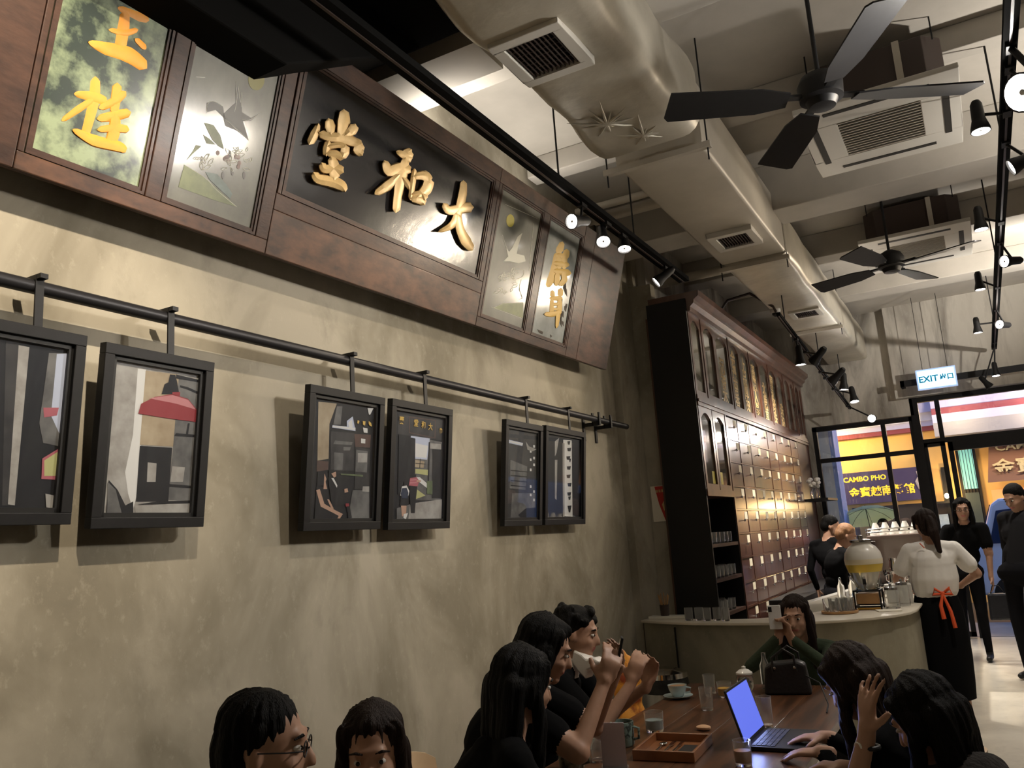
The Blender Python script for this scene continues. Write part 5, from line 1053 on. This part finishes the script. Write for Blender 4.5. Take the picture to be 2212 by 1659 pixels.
    if glasses:
        b = MB()
        for s in (-1, 1):
            c = H+HF*.093*k+HU*.002*k+HR*s*.031*k; b.tube([c+HR*.024*math.cos(2*PI*i/14)+HU*.017*math.sin(2*PI*i/14) for i in range(15)], .0018, M_black, 6)
            b.tube([c+HR*s*.024, H+HR*s*.076*k+HF*.06*k+HU*.004*k, H+HR*s*.078*k-HF*.01*k+HU*.004*k], .0018, M_black, 6)
        b.tube([H+HF*.097*k+HR*.008, H+HF*.097*k-HR*.008], .0018, M_black, 6); obj('glasses', b, t, smooth=True)
    # hair
    hp_ = []; e_ = lambda c, r: hp_.append(('e', H+HR*c[0]*k+HF*c[1]*k+HU*c[2]*k, tuple(v*k for v in r), RH, hm)); c_ = lambda a, c, r1, r2: hp_.append(('c', H+HR*a[0]*k+HF*a[1]*k+HU*a[2]*k, H+HR*c[0]*k+HF*c[1]*k+HU*c[2]*k, r1*k, r2*k, hm))
    w2 = Vector((0, 0, -1))
    if hair in ('short', 'curly'):
        e_((0, -.020, .046), (.080, .092, .080)); e_((0, -.055, .0), (.074, .062, .075))
        for s in (-1, 1): c_((s*.068, -.005, .045), (s*.072, -.012, .005), .018, .010)
        if hair == 'curly':
            rn = random.Random(4)
            for i in range(90):
                a = rn.uniform(0, 2*PI); z = rn.uniform(.0, .115); r_ = .088*math.sqrt(max(.1, 1-((z-.04)/.11)**2)); e_((r_*math.cos(a), -.02+r_*1.05*math.sin(a) if z > .06 else -.03-abs(r_*math.sin(a)), z), (.017, .017, .017))
    else:
        e_((0, -.026, .044), (.086, .098, .088)); e_((0, -.06, -.01), (.08, .066, .10))
        for s in (-1, 1):
            c_((s*.066, .030, .07), (s*.080, .012, -.02), .022, .018)
        c_((0, .050, .088), (0, -.03, .098), .026, .04)
    wp = lambda a: H+HR*a[0]*k+HF*a[1]*k+HU*a[2]*k
    cw = lambda a, c, r1, r2: hp_.append(('c', a, c, r1*k, r2*k, hm))
    if hair == 'long':   # curtains that hang straight down whatever the head does
        back = -Vector((HF.x, HF.y, 0)).normalized(); dn = Vector((0, 0, -1))
        for s in (-1, 1):
            e_((s*.074, -.010, -.012), (.022, .040, .055)); a = wp((s*.078, .004, -.02)); m_ = a+dn*.10*k+HR*s*.006; e2 = m_+dn*.17*k+back*.02
            cw(a, m_, .022, .024); cw(m_, e2, .024, .016)
        for x in (-.05, -.015, .02, .055): a = wp((x, -.075, -.01)); m_ = a+dn*.14*k+back*.02; e2 = m_+dn*.15*k; cw(a, m_, .046, .042); cw(m_, e2, .042, .022)
    if hair == 'bob':
        for s in (-1, 1): e_((s*.074, -.010, -.012), (.022, .040, .05)); c_((s*.080, .012, -.01), (s*.080, .005, -.13), .024, .02)
        for x in (-.045, .045): c_((x, -.07, -.02), (x*1.1, -.07, -.15), .045, .032)
    if hair == 'ponytail':
        e_((0, -.12, .02), (.03, .03, .03)); c_((0, -.125, .02), (0, -.150, -.08), .034, .042); c_((0, -.150, -.08), (.012, -.150, -.24), .042, .018)
    if hair == 'ponytail': pass
    hb_ = blob('hair', hp_, t, .0065 if voxel < .0105 else .009, 3)
    if hair != 'curly' and voxel < .0105:   # strands: shallow grooves fanning from the parting
        me = hb_.data; n_ = len(me.vertices); co = np.empty(n_*3, 'f'); no = np.empty(n_*3, 'f'); me.vertices.foreach_get('co', co); me.vertices.foreach_get('normal', no); co = co.reshape(-1, 3); no = no.reshape(-1, 3)
        hc_ = np.array(H-ORG.get(t, Vector())+HU*.05); dl = co-hc_; R_ = np.array((tuple(HR), tuple(HF), tuple(HU))); q_ = dl@R_.T; a_ = np.arctan2(q_[:, 1], q_[:, 0]); w_ = np.clip(np.hypot(q_[:, 0], q_[:, 1])/.05, 0, 1)
        co += no*(w_*(.0022*np.sin(a_*19+q_[:, 2]*9)+.0016*np.sin(a_*31+1.3)+.001*np.sin(q_[:, 2]*55+a_*5)))[:, None]; me.vertices.foreach_set('co', co.ravel()); me.update()
    return t, dict(H=H, HF=HF, HU=HU, HR=HR, sh=sh, nb=nb, pel=pel, F=F, R=Rr)
V = Vector
# seated at the near left: man with glasses and brown-haired woman
m1, _ = person('man with short black hair and dark-rimmed glasses seen from behind in profile', (-1.62, 1.38), -68, seat=.45, head=(-1.555, 1.515, 1.192), hyaw=12, hpitch=-4, hair='short', glasses=True, voxel=.008, sc=1.07,
       arms=dict(L=dict(w=(-1.35, 1.62, .80), d=(.9, .2, -.2)), R=dict(w=(-1.28, 1.42, .80), d=(.9, .3, -.2))))
w2_, _ = person('woman with long brown hair and pearl earring facing the camera beside the glasses man', (-1.55, 2.02), 205, seat=.45, head=(-1.515, 1.86, 1.10), hyaw=8, hpitch=-6, hair='long', hm=M_hairb, voxel=.008, sc=1.0,
       arms=dict(L=dict(w=(-1.30, 1.66, .79), d=(.1, -.9, -.1)), R=dict(w=(-1.52, 1.66, .79), d=(.3, -.9, -.1))))
b = MB(); b.ell((-1.577, 1.80, 1.045), (.009, .009, .009), M_cream, 10); obj('earring', b, w2_, smooth=True)
# the two women at the left of the communal table and the man behind them
wa, _ = person('woman in black with long black hair, back half turned, nearest end of the long table', (-1.62, 2.40), -52, seat=.45, head=(-1.40, 2.50, 1.165), hyaw=22, hpitch=-14, hair='long', voxel=.008, sc=1.0, baggy=.12,
       arms=dict(L=dict(w=(-1.36, 2.84, .775), d=(.6, .6, 0)), R=dict(w=(-1.16, 2.62, .79), d=(.8, .5, -.1))))
wb, jb = person('woman in black holding up a dark phone in both hands, leaning over the table', (-1.98, 2.93), -72, seat=.45, head=(-1.545, 2.95, 1.215), hyaw=14, hpitch=-22, hair='bob', voxel=.008, sc=1.02, sleeve=.5, baggy=.1,
       arms=dict(L=dict(w=(-1.33, 3.07, 1.09), d=(.35, .15, .9), n=(-.5, -.6, .3), t=(-.3, -.8, .2), curl=.55, pole=(.1, .5, -1)), R=dict(w=(-1.295, 2.90, 1.10), d=(.35, .25, .9), n=(-.4, .8, .2), t=(-.6, .1, .6), curl=.55, pole=(.2, -.6, -1))))
ph = thing('smartphone', 'dark smartphone held up by the woman in black', 'phone', (-1.25, 2.97, 1.17)); pc_ = V((-1.262, 2.985, 1.185)); pu = V((.25, .1, .95)).normalized(); pr_ = V((-.4, .9, 0)).normalized(); pn_ = pu.cross(pr_)
b = MB(); b.obox(pc_, pr_*.037, pu*.072, pn_*.005, M_black); obj('phone_body', b, ph, bevel=.003); b = MB(); b.obox(pc_+pn_*.0053, pr_*.034, pu*.066, pn_*.0004, mat('dark_display', (.01, .01, .012), .1, coat=1)); obj('phone_screen', b, ph)
wc, _ = person('man with curly black hair in profile behind the woman with the phone, white collar', (-2.05, 3.66), -76, seat=.45, head=(-1.742, 3.66, 1.195), hyaw=0, hpitch=-12, hair='curly', voxel=.009, sc=1.0, top=M_clothk, collar=M_clothw,
       arms=dict(L=dict(w=(-1.50, 3.86, .93), d=(.3, .1, .9), n=(0, -1, 0), t=(-.6, 0, .5), curl=.5, sleeve=.5), R=dict(w=(-1.48, 3.62, .98), d=(.3, .2, .9), n=(0, 1, 0), t=(-.6, 0, .4), curl=.5, sleeve=.5)))
b = MB(); b.prism([at(px_, py_, y=3.60) for px_, py_ in ((1238, 1404), (1256, 1414), (1266, 1424), (1280, 1422), (1294, 1429), (1286, 1442), (1268, 1448), (1264, 1468), (1246, 1450), (1234, 1428))], (.01, .07, 0), M_clothw); tag(obj('white_scarf', b, bevel=.008), 'white scarf at the neck of the curly-haired man', 'scarf')
# orange bag hung on the far side
M_flame = mat('orange_patterned_bag', (.85, .36, .04), .6, col2=(.30, .05, .01), scale=9, lo=.42, hi=.56)
bgp = thing('orange_bag', 'bright orange patterned bag hanging by the wall beyond the curly-haired man', 'bag', (-1.83, 4.45, .60))
blob('bag_body', [('e', (-1.83, 4.42, .82), (.075, .11, .17), None, M_flame), ('e', (-1.84, 4.42, .62), (.10, .13, .17), None, M_flame), ('e', (-1.85, 4.38, .95), (.05, .07, .08), None, M_flame)], bgp, .01, 2)
# camera-facing woman in green
wd, _ = person('woman in a dark green sweater photographing with a white phone at the table end', (-1.10, 5.62), 186, seat=.45, head=(-1.09, 5.34, 1.075), hyaw=-6, hpitch=-6, hair='long', hm=M_hairb, voxel=.008, sc=1.0, top=M_green,
       arms=dict(R=dict(w=(-1.155, 5.135, .985), d=(.15, .0, .95), n=(.8, -.5, 0), t=(.3, .6, .4), curl=.6, pole=(-.9, -.3, -.8)), L=dict(w=(-1.085, 5.13, .975), d=(-.2, 0, .95), n=(-.8, -.5, 0), t=(-.3, .6, .4), curl=.6, pole=(.8, -.3, -.8))))
ph = thing('smartphone', 'white-backed smartphone hiding half the face of the woman in green', 'phone', (-1.17, 5.09, 1.10)); M_pw = mat('white_phone', (.75, .74, .72), .25)
b = MB(); b.obox((-1.155, 5.10, 1.10), (.036, .004, 0), (0, 0, .068), (-.0005, .0045, 0), M_pw); o = obj('phone_body', b, ph, bevel=.004)
b = MB(); b.obox((-1.178, 5.093, 1.145), (.010, .001, 0), (0, 0, .014), (0, .002, 0), M_black); obj('camera_lens', b, ph)
# typist and her neighbour
we, _ = person('dark-haired woman bending over the laptop, face lit blue by the screen', (-.34, 3.50), 78, seat=.45, head=(-.515, 3.36, 1.045), hyaw=-10, hpitch=-34, hair='long', hm=M_hairb, voxel=.008, sc=1.03, sleeve=1,
       arms=dict(L=dict(w=(-.655, 3.42, .782), d=(-.95, .05, -.05), n=(0, 0, -1), t=(.1, .9, 0), curl=.22, pole=(.2, -.5, -.9), sleeve=1), R=dict(w=(-.685, 3.66, .782), d=(-.95, -.05, -.05), n=(0, 0, -1), t=(.1, -.9, 0), curl=.22, pole=(.2, .6, -.9))))
wf, jf = person('woman in a furry dark top resting her head in one raised hand, white watch', (-.14, 2.98), 72, seat=.45, head=(-.262, 3.00, 1.0), hyaw=-4, hpitch=-30, hair='long', voxel=.0075, sc=1.05, top=mat('dark_fur_cloth', (.03, .025, .022), .95, bump=.9, bscale=70, var=.5, scale=30), sleeve=.5,
       arms=dict(L=dict(w=(-.408, 2.80, .992), d=(.12, .12, .95), n=(.75, .65, .1), t=(.75, -.4, .15), curl=.16, spread=.22, pole=(-.7, -.4, -.8)), R=dict(w=(-.55, 3.22, .785), d=(-.95, .1, 0), n=(0, 0, -1), t=(0, -1, 0), pole=(.1, .5, -.8))))
w_ = V(wf['wL']); wd_ = V((.1, .1, 1)).normalized()
wt = thing('wrist_watch', 'white round watch with a black strap on the raised wrist', 'watch', w_-wd_*.03)
b = MB(); b.tube([w_-V((0, 0, .035))+V((.029*math.cos(2*PI*k/16), .029*math.sin(2*PI*k/16), 0)) for k in range(17)], .007, M_black, 8); obj('strap', b, wt, smooth=True)
b = MB(); b.lathe([(.018, 0), (.019, .006), (.016, .009), (.001, .0095)], w_-V((0, 0, .035))+V((-.022, -.022, 0)), M_cream, 18, axis=(-.7, -.7, .1)); obj('dial', b, wt, smooth=True)
# staff
sa, js = person('waitress seen from behind, white T-shirt, long black apron tied with an orange-red ribbon', (-.46, 7.84), 5, head=(-.455, 7.86, 1.545), hyaw=18, hpitch=-8, hair='ponytail', hm=M_hairb, voxel=.009, top=M_clothw, bottom=M_skin, shoe=M_shoe, sleeve=.5, baggy=.05, loose=1,
       arms=dict(L=dict(w=(-.68, 8.06, .99), d=(-.2, .95, .1), n=(0, 0, -1), t=(1, 0, 0), pole=(-.6, -.6, -.4)), R=dict(w=(-.28, 8.10, 1.02), d=(-.6, .8, 0), n=(0, 0, -1), t=(-1, 0, 0), pole=(.9, -.3, -.3))))
q = MB(); N_ = 28; prof = [(.150, .118, 1.02), (.158, .124, .98), (.185, .145, .86), (.195, .155, .70), (.195, .16, .5), (.185, .16, .30), (.175, .155, .17)]; q.v = []; i_ = q.mi(M_clothk)
for s_ in (0, 1):
    for (rx, ry, z) in prof:
        for k in range(N_):
            a = 2*PI*k/N_; wv = 1+.035*math.sin(a*6+z*3)*(1.02-z); q.v.append(V((-.46+(rx-.004*s_)*wv*math.cos(a), 7.84+(ry-.004*s_)*wv*math.sin(a), z)))
for s_ in (0, 1):
    o_ = s_*len(prof)*N_
    for j in range(len(prof)-1):
        for k in range(N_): q.f.append([o_+j*N_+k, o_+j*N_+(k+1) % N_, o_+(j+1)*N_+(k+1) % N_, o_+(j+1)*N_+k]); q.m.append(i_)
for j in (0, len(prof)-1):
    for k in range(N_): q.f.append([j*N_+k, j*N_+(k+1) % N_, len(prof)*N_+j*N_+(k+1) % N_, len(prof)*N_+j*N_+k]); q.m.append(i_)
obj('long_apron', q, sa, smooth=True)
b = MB(); yb = 7.84-.128
b.tube([V((-.46+.158*math.cos(a), 7.84+.126*math.sin(a), 1.0+.01*math.cos(a))) for a in [2*PI*k/20 for k in range(21)]], .007, M_red, 8)
for sx in (-1, 1): b.tube([(-.40, yb, .995), (-.40+sx*.055, yb-.012, 1.035), (-.40+sx*.07, yb-.015, .99), (-.40, yb-.006, .99)], [.008, .015, .015, .008], M_red, 8)
b.tube([(-.40, yb-.01, .995), (-.425, yb-.035, .90), (-.415, yb-.05, .80)], [.009, .015, .018], M_red, 8); b.tube([(-.40, yb-.01, .995), (-.36, yb-.04, .86), (-.345, yb-.05, .73)], [.009, .014, .016], M_red, 8); b.ell((-.40, yb-.008, .995), (.018, .014, .018), M_red, 10)
obj('ribbon', b, sa, smooth=True)
b = MB(); b.tube([(-.46-.05, 7.84-.118, 1.40), (-.46-.02, 7.84-.125, 1.36)], .004, M_red, 6); obj('shirt_print', b, sa)
# baristas
person('blond barista in black bending over the far work side of the bar', (-1.42, 9.05), -55, head=(-1.26, 9.12, 1.475), hyaw=-10, hpitch=-24, hair='short', hm=M_hairbl, voxel=.011, arms=dict(L=dict(w=(-1.22, 9.42, 1.02), d=(.5, .6, -.2)), R=dict(w=(-1.18, 9.12, 1.0), d=(.8, .3, -.2))))
person('dark-haired barista in a black cap behind the blond one', (-1.50, 9.75), -20, head=(-1.50, 9.82, 1.575), hyaw=-55, hpitch=-15, hair='short', voxel=.012)
# customers at the door
person('woman customer in black with glasses facing in by the shop door', (-.30, 10.9), 175, head=(-.225, 10.82, 1.655), hyaw=8, hpitch=-4, hair='long', voxel=.010, glasses=True, sc=1.06, baggy=.1, sleeve=.5,
       arms=dict(L=dict(w=(-.055, 10.72, .90), d=(.1, -.1, -1), n=(-1, 0, 0), t=(0, -1, 0), pole=(.5, .4, 0)), R=dict(w=(-.46, 10.85, .92), d=(0, -.1, -1), n=(1, 0, 0), t=(0, -1, 0))))
bgb = thing('shopping_bag', 'black carrier bag hanging from the hand of the woman customer', 'bag', (-.03, 10.68, .48))
b = MB(); b.prism([(-.13, 10.62, .46), (.09, 10.62, .46), (.08, 10.62, .74), (-.12, 10.62, .74)], (0, .10, 0), mat('crinkled_black_bag', (.02, .022, .03), .35, bump=.8, bscale=20)); obj('bag_body', b, bgb, bevel=.02)
b = MB(); b.tube([(-.09, 10.67, .73), (-.06, 10.68, .82), (0, 10.68, .82), (.05, 10.67, .73)], .006, M_black, 6); obj('bag_handle', b, bgb, smooth=True)
_, jm = person('man customer in a dark jacket with a grey hood at the edge of the picture', (.22, 9.78), 150, head=(.27, 9.76, 1.735), hyaw=-10, hpitch=-25, hair='short', voxel=.011, sc=1.12, baggy=.25, collar=M_clothg, top=mat('dark_jacket', (.018, .018, .020), .9, spec=.1))
blob('hood', [('e', jm['nb']-jm['F']*.07, (.13, .09, .075), None, M_clothg), ('c', jm['sh']['L'].lerp(jm['nb'], .5), jm['nb']-jm['F']*.09, .05, .06, M_clothg), ('c', jm['sh']['R'].lerp(jm['nb'], .5), jm['nb']-jm['F']*.09, .05, .06, M_clothg)], _, .011, 2)
# pedestrian with umbrella
pu_, _ = person('pedestrian in dark clothes under the pale green umbrella outside', (-1.42, 14.25), 170, head=(-1.41, 14.2, 1.50), hair='short', voxel=.014, arms=dict(R=dict(w=(-1.56, 14.0, 1.16), d=(-.2, 0, .9), n=(1, 0, 0), t=(0, -.5, .5), curl=.8)))
um = thing('open_umbrella', 'pale green open umbrella tilted outside the shop window', 'umbrella', (-1.60, 13.98, 1.2)); uc = V((-1.60, 13.98, 1.80)); ua_ = V((-.12, .30, .95)).normalized(); 
ux = ua_.cross(V((0, 1, 0))).normalized(); uy = ua_.cross(ux)
M_umb = mat('pale_green_canopy', (.78, .82, .52), .6, trans=.0)
n_ = M_umb.node_tree; tr_ = n_.nodes.new('ShaderNodeBsdfTranslucent'); tr_.inputs[0].default_value = (.80, .85, .55, 1); mx_ = n_.nodes.new('ShaderNodeMixShader'); mx_.inputs[0].default_value = .6; n_.links.new(n_.nodes['Principled BSDF'].outputs[0], mx_.inputs[1]); n_.links.new(tr_.outputs[0], mx_.inputs[2]); n_.links.new(mx_.outputs[0], n_.nodes['Material Output'].inputs[0])
q = MB(); i_ = q.mi(M_umb); N_ = 8
for s_ in (0, 1):
    for (r_, h_) in ((.004, 0), (.15, -.018), (.30, -.07), (.44, -.16)):
        for k in range(N_*2):
            a = PI*k/N_; rr_ = r_*(1 if k % 2 == 0 else .955); q.v.append(uc+ua_*(h_-.004*s_)+(ux*math.cos(a)+uy*math.sin(a))*rr_)
for s_ in (0, 1):
    for j in range(3):
        for k in range(16): q.f.append([s_*64+j*16+k, s_*64+j*16+(k+1) % 16, s_*64+(j+1)*16+(k+1) % 16, s_*64+(j+1)*16+k]); q.m.append(i_)
obj('canopy', q, um)
for k in range(8): a = PI*k/4; b = MB(); d_ = ux*math.cos(a)+uy*math.sin(a); b.tube([uc-ua_*.012, uc+d_*.15-ua_*.03, uc+d_*.30-ua_*.082, uc+d_*.43-ua_*.165], .003, M_blackm, 6); obj('rib', b, um)
b = MB(); b.tube([uc+ua_*.04, uc-ua_*.66], .006, M_blackm, 8); obj('shaft', b, um)
# ---------------------------------------------------------------- chairs
chair(-2.02, 2.99, -72, 'light bentwood chair of the woman in black, by the wall')
chair(-.38, 3.52, 80, 'light round-backed chair of the typist')
chair(-.06, 2.98, 76, 'light round-backed chair nearest the bottom right corner of the picture')
chair(-.56, 4.30, 95, 'empty light round-backed chair at the right side of the table')
chair(-2.07, 3.68, -76, 'light bentwood chair of the curly-haired man')
chair(-1.9, 4.42, -90, 'light bentwood chair carrying the orange bag'); chair(-1.66, 1.38, -68, 'light bentwood chair of the man with glasses'); chair(-1.57, 2.06, 205, 'light bentwood chair of the brown-haired woman'); chair(-1.66, 2.36, -60, 'light bentwood chair of the black-haired woman at the table end'); chair(-1.10, 5.66, 186, 'light bentwood chair of the woman in green')
# ================================================================ STREET OUTSIDE
b = MB(); b.box((-12, YF+.2, -.2), (12, 24, -.02), mat('wet_asphalt', (.06, .065, .075), .3, var=.3, scale=4)); struct('street_ground', b)
b = MB(); b.box((-12, YF+.2, -.02), (12, 14.6, .0), mat('pavement', (.25, .26, .28), .45, var=.2, scale=3)); struct('pavement', b)
b = MB(); b.box((-2.7, 13.25, 0), (-1.885, 13.75, 4.2), mat('pale_render', (.80, .82, .80), .7)); b.box((-1.885, 13.25, 0), (-1.825, 13.75, 4.2), mat('blue_painted_edge', (.30, .45, .85), .6)); tag(obj('street_pillar', b), 'pale pillar with a blue edge standing outside the window', 'pillar')
b = MB(); b.box((-12, YF+.2, 3.45), (12, 13.22, 3.6), mat('canopy_soffit', (.16, .16, .19), .8)); struct('trim_12', b)
bd = thing('restaurant_building', 'ochre restaurant front across the street with lit signs', 'building', (0, 18, 0))
M_ochre = mat('ochre_render', (.78, .50, .17), .8, var=.08, scale=2); M_lav = mat('lavender_paint', (.42, .42, .60), .7); M_maroon = mat('maroon_paint', (.22, .05, .07), .7)
b = MB(); b.box((-8, 18, -.1), (8, 18.3, 3.22), M_ochre); obj('wall', b, bd)
for z0, z1, m, y in ((3.40, 3.55, mat('pale_beam_paint', (.62, .62, .66), .7), 17.7), (3.22, 3.30, M_maroon, 17.8), (3.30, 3.40, M_lav, 17.75), (3.55, 3.86, M_lav, 17.6), (3.86, 4.02, M_maroon, 17.5), (4.02, 4.35, M_lav, 17.4), (4.35, 6, M_lav, 17.6)): b = MB(); b.box((-8, y, z0), (8, 18.2, z1), m); obj('cornice_band', b, bd)
M_lintel = mat('pale_lintel_paint', (.26, .26, .29), .7)
for z0, z1, m, y in ((3.05, 3.30, M_lintel, 17.2), (3.30, 3.46, M_lav, 17.25), (3.46, 3.58, M_maroon, 17.3), (3.58, 3.9, M_lav, 17.35)): b = MB(); b.box((-.60, y, z0-.02), (6, 17.95, z1-.02), m); obj('canopy_band', b, bd)
b = MB(); b.tube([(-8, 17.3, 4.10), (8, 17.3, 4.12)], .04, M_blackm, 8); obj('street_pipe', b, bd)
M_signp = mat('dark_violet_sign', (.045, .035, .10), .5); M_yel = mat('sign_yellow', (.95, .66, .05), .5, emit=(1, .65, .05), estr=.25); M_signw = mat('sign_grey_emblem', (.30, .28, .32), .5)
sg = MB(); sg.box((-2.42, 17.84, 1.93), (-.86, 17.94, 2.55), M_signp); so = obj('name_sign', sg, bd)
text_obj('sign_lettering', 'CAMBO PHO', (-1.98, 17.838, 2.41), (1, 0, 0), (0, 0, 1), .135, M_yel, so, ext=.002, off=.004)
text_obj('sign_lettering', '金寶越南餐館', (-1.70, 17.838, 2.14), (1, 0, 0), (0, 0, 1), .20, M_yel, so, ext=.002, off=.005)
b = MB(); b.tube([(-1.03, 17.835, 2.47), (-.99, 17.835, 2.36), (-1.06, 17.835, 2.27), (-1.0, 17.835, 2.14)], [.02, .04, .03, .05], M_signw, 8); obj('sign_emblem', b, so)
M_darkw = mat('dark_shop_window', (.035, .03, .03), .2, coat=.5)
b = MB(); b.box((-2.3, 17.93, 0), (-.5, 17.99, 1.86), M_darkw); obj('shop_window', b, bd)
for (x0, x1, z0, z1, c) in ((-1.15, -.86, 1.20, 1.52, (.60, .10, .07)), (-.80, -.6, 1.25, 1.62, (.30, .42, .55)), (-1.2, -.9, .85, 1.12, (.6, .45, .30)), (-1.75, -1.35, 1.1, 1.55, (.02, .02, .025)), (-2.2, -1.9, 1.2, 1.7, (.12, .10, .06)), (-1.15, -.85, 1.6, 1.70, (.5, .5, .45))):
    b = MB(); b.box((x0, 17.90, z0), (x1, 17.925, z1), mat('poster_%d%d' % (int(c[0]*100), int(c[2]*100)), c, .6)); obj('poster', b, bd)
b = MB(); b.box((-.62, 17.9, 0), (-.52, 17.98, 2.5), M_blackm); b.box((-.95, 17.7, 1.82), (-.42, 17.8, 1.86), M_blackm); obj('door_post', b, bd)
M_turq = mat('turquoise_lit_window', (.2, .5, .45), .3, emit=(.22, .55, .47), estr=.6)
b = MB(); b.box((-.33, 17.9, .9), (.0, 17.99, 2.92), M_blackm); wo = obj('window_frame', b, bd); b = MB(); b.box((-.28, 17.88, 2.05), (-.05, 17.9, 2.85), M_turq); obj('window_glass', b, wo)
b = MB(); b.box((-.28, 17.88, 1.0), (-.05, 17.9, 1.98), mat('dim_glass', (.06, .08, .08), .2)); obj('window_glass', b, wo)
for k in range(5): b = MB(); b.box((-.27+.05*k, 17.86, 1.98), (-.262+.05*k, 17.875, 2.85), M_blackm); obj('window_bar', b, wo)
M_aw = mat('brown_awning', (.17, .085, .05), .7)
b = MB(); b.prism([(.27, 17.95, 3.0), (.12, 17.3, 2.12), (3.2, 17.3, 2.12), (3.2, 17.95, 3.0)], (0, .04, .02), M_aw); aw = obj('awning', b, bd); au = (V((.27, 17.95, 3.0))-V((.27, 17.3, 2.12))).normalized()
M_pale = mat('pale_gold_letter', (.45, .38, .20), .6)
text_obj('awning_lettering', '金寶越南', (.95, 17.42, 2.37), (1, 0, 0), au, .36, M_pale, aw, ext=.002, off=.006)
text_obj('awning_lettering', 'CAMBO', (.75, 17.72, 2.75), (1, 0, 0), au, .24, M_pale, aw, ext=.002, off=.004)
M_shopin = mat('lit_shop_inside', (.6, .3, .12), .6, emit=(.55, .25, .09), estr=.5)
b = MB(); b.box((.15, 17.92, .2), (3.5, 17.985, 2.0), M_shopin); obj('lit_shop_front', b, bd)
for k in range(4): b = MB(); b.ell((.35+.3*k, 17.75, 1.78-.03*(k % 2)), (.06, .05, .04), mat('shop_bulb', (1, .9, .7), .3, emit=(1, .85, .6), estr=6), 10); obj('shop_lamp', b, bd, smooth=True)
b = MB(); b.ell((-.58, 17.6, 1.95), (.04, .04, .05), mat('wall_bulb', (1, .8, .5), .3, emit=(1, .75, .4), estr=25), 10); b.tube([(-.58, 17.98, 1.98), (-.58, 17.62, 2.0)], .01, M_blackm); obj('wall_lamp', b, bd, smooth=True)
lamp('shop_flood', 'SPOT', (-2.9, 16.9, 3.3), 260, (1, .66, .22), (-2.0, 18, 2.5), .1, 120, .8); lamp('shop_flood', 'POINT', (-.45, 17.3, 2.0), 30, (1, .62, .25), size=.1); lamp('shop_flood', 'POINT', (1.2, 16.8, 3.4), 70, (1, .72, .45), size=.1); lamp('shop_flood', 'POINT', (-.2, 16.6, 3.4), 60, (1, .72, .40), size=.1)
# van
vn = thing('van', 'pale blue-white van parked in the street outside the door', 'van', (1.3, 15.6, 0)); M_van = mat('van_paint', (.62, .72, .88), .25, coat=.8); M_vg = mat('van_glass', (.02, .04, .10), .1, coat=1)
b = MB(); b.prism([(-.32, 15.1, .35), (-.34, 15.1, .9), (-.24, 15.1, 1.05), (-.14, 15.1, 1.10), (.08, 15.1, 1.72), (.20, 15.1, 1.80), (3.6, 15.1, 1.84), (3.7, 15.1, 1.7), (3.7, 15.1, .35)], (0, 1.6, 0), M_van); obj('body', b, vn, bevel=.04)
b = MB(); b.prism([(-.02, 15.085, 1.12), (.14, 15.085, 1.62), (.62, 15.085, 1.66), (.62, 15.085, 1.12)], (0, .02, 0), M_vg); obj('side_window', b, vn, bevel=.005)
b = MB(); b.prism([(.72, 15.085, 1.12), (.72, 15.085, 1.66), (1.7, 15.085, 1.68), (1.7, 15.085, 1.12)], (0, .02, 0), M_vg); obj('side_window', b, vn, bevel=.005)
b = MB(); b.add([(-.165, 15.2, 1.11), (-.165, 16.6, 1.11), (.07, 16.6, 1.72), (.07, 15.2, 1.72), (-.15, 15.2, 1.10), (-.15, 16.6, 1.10), (.085, 16.6, 1.71), (.085, 15.2, 1.71)], [(0,1,2,3),(7,6,5,4),(0,4,5,1),(1,5,6,2),(2,6,7,3),(3,7,4,0)], M_vg); obj('windscreen', b, vn)
for x in (.25, 2.9):
    b = MB(); b.tube([(x, 15.06, .33), (x, 15.26, .33)], .32, M_black, 24); b.tube([(x, 15.055, .33), (x, 15.08, .33)], .18, M_steel, 16); obj('wheel', b, vn, smooth=True)
b = MB(); b.box((-.36, 15.05, .42), (-.28, 16.65, .60), M_black); obj('bumper', b, vn, bevel=.02); b = MB(); b.ell((-.30, 15.2, .78), (.05, .12, .07), M_cream, 12); obj('headlamp', b, vn, smooth=True)
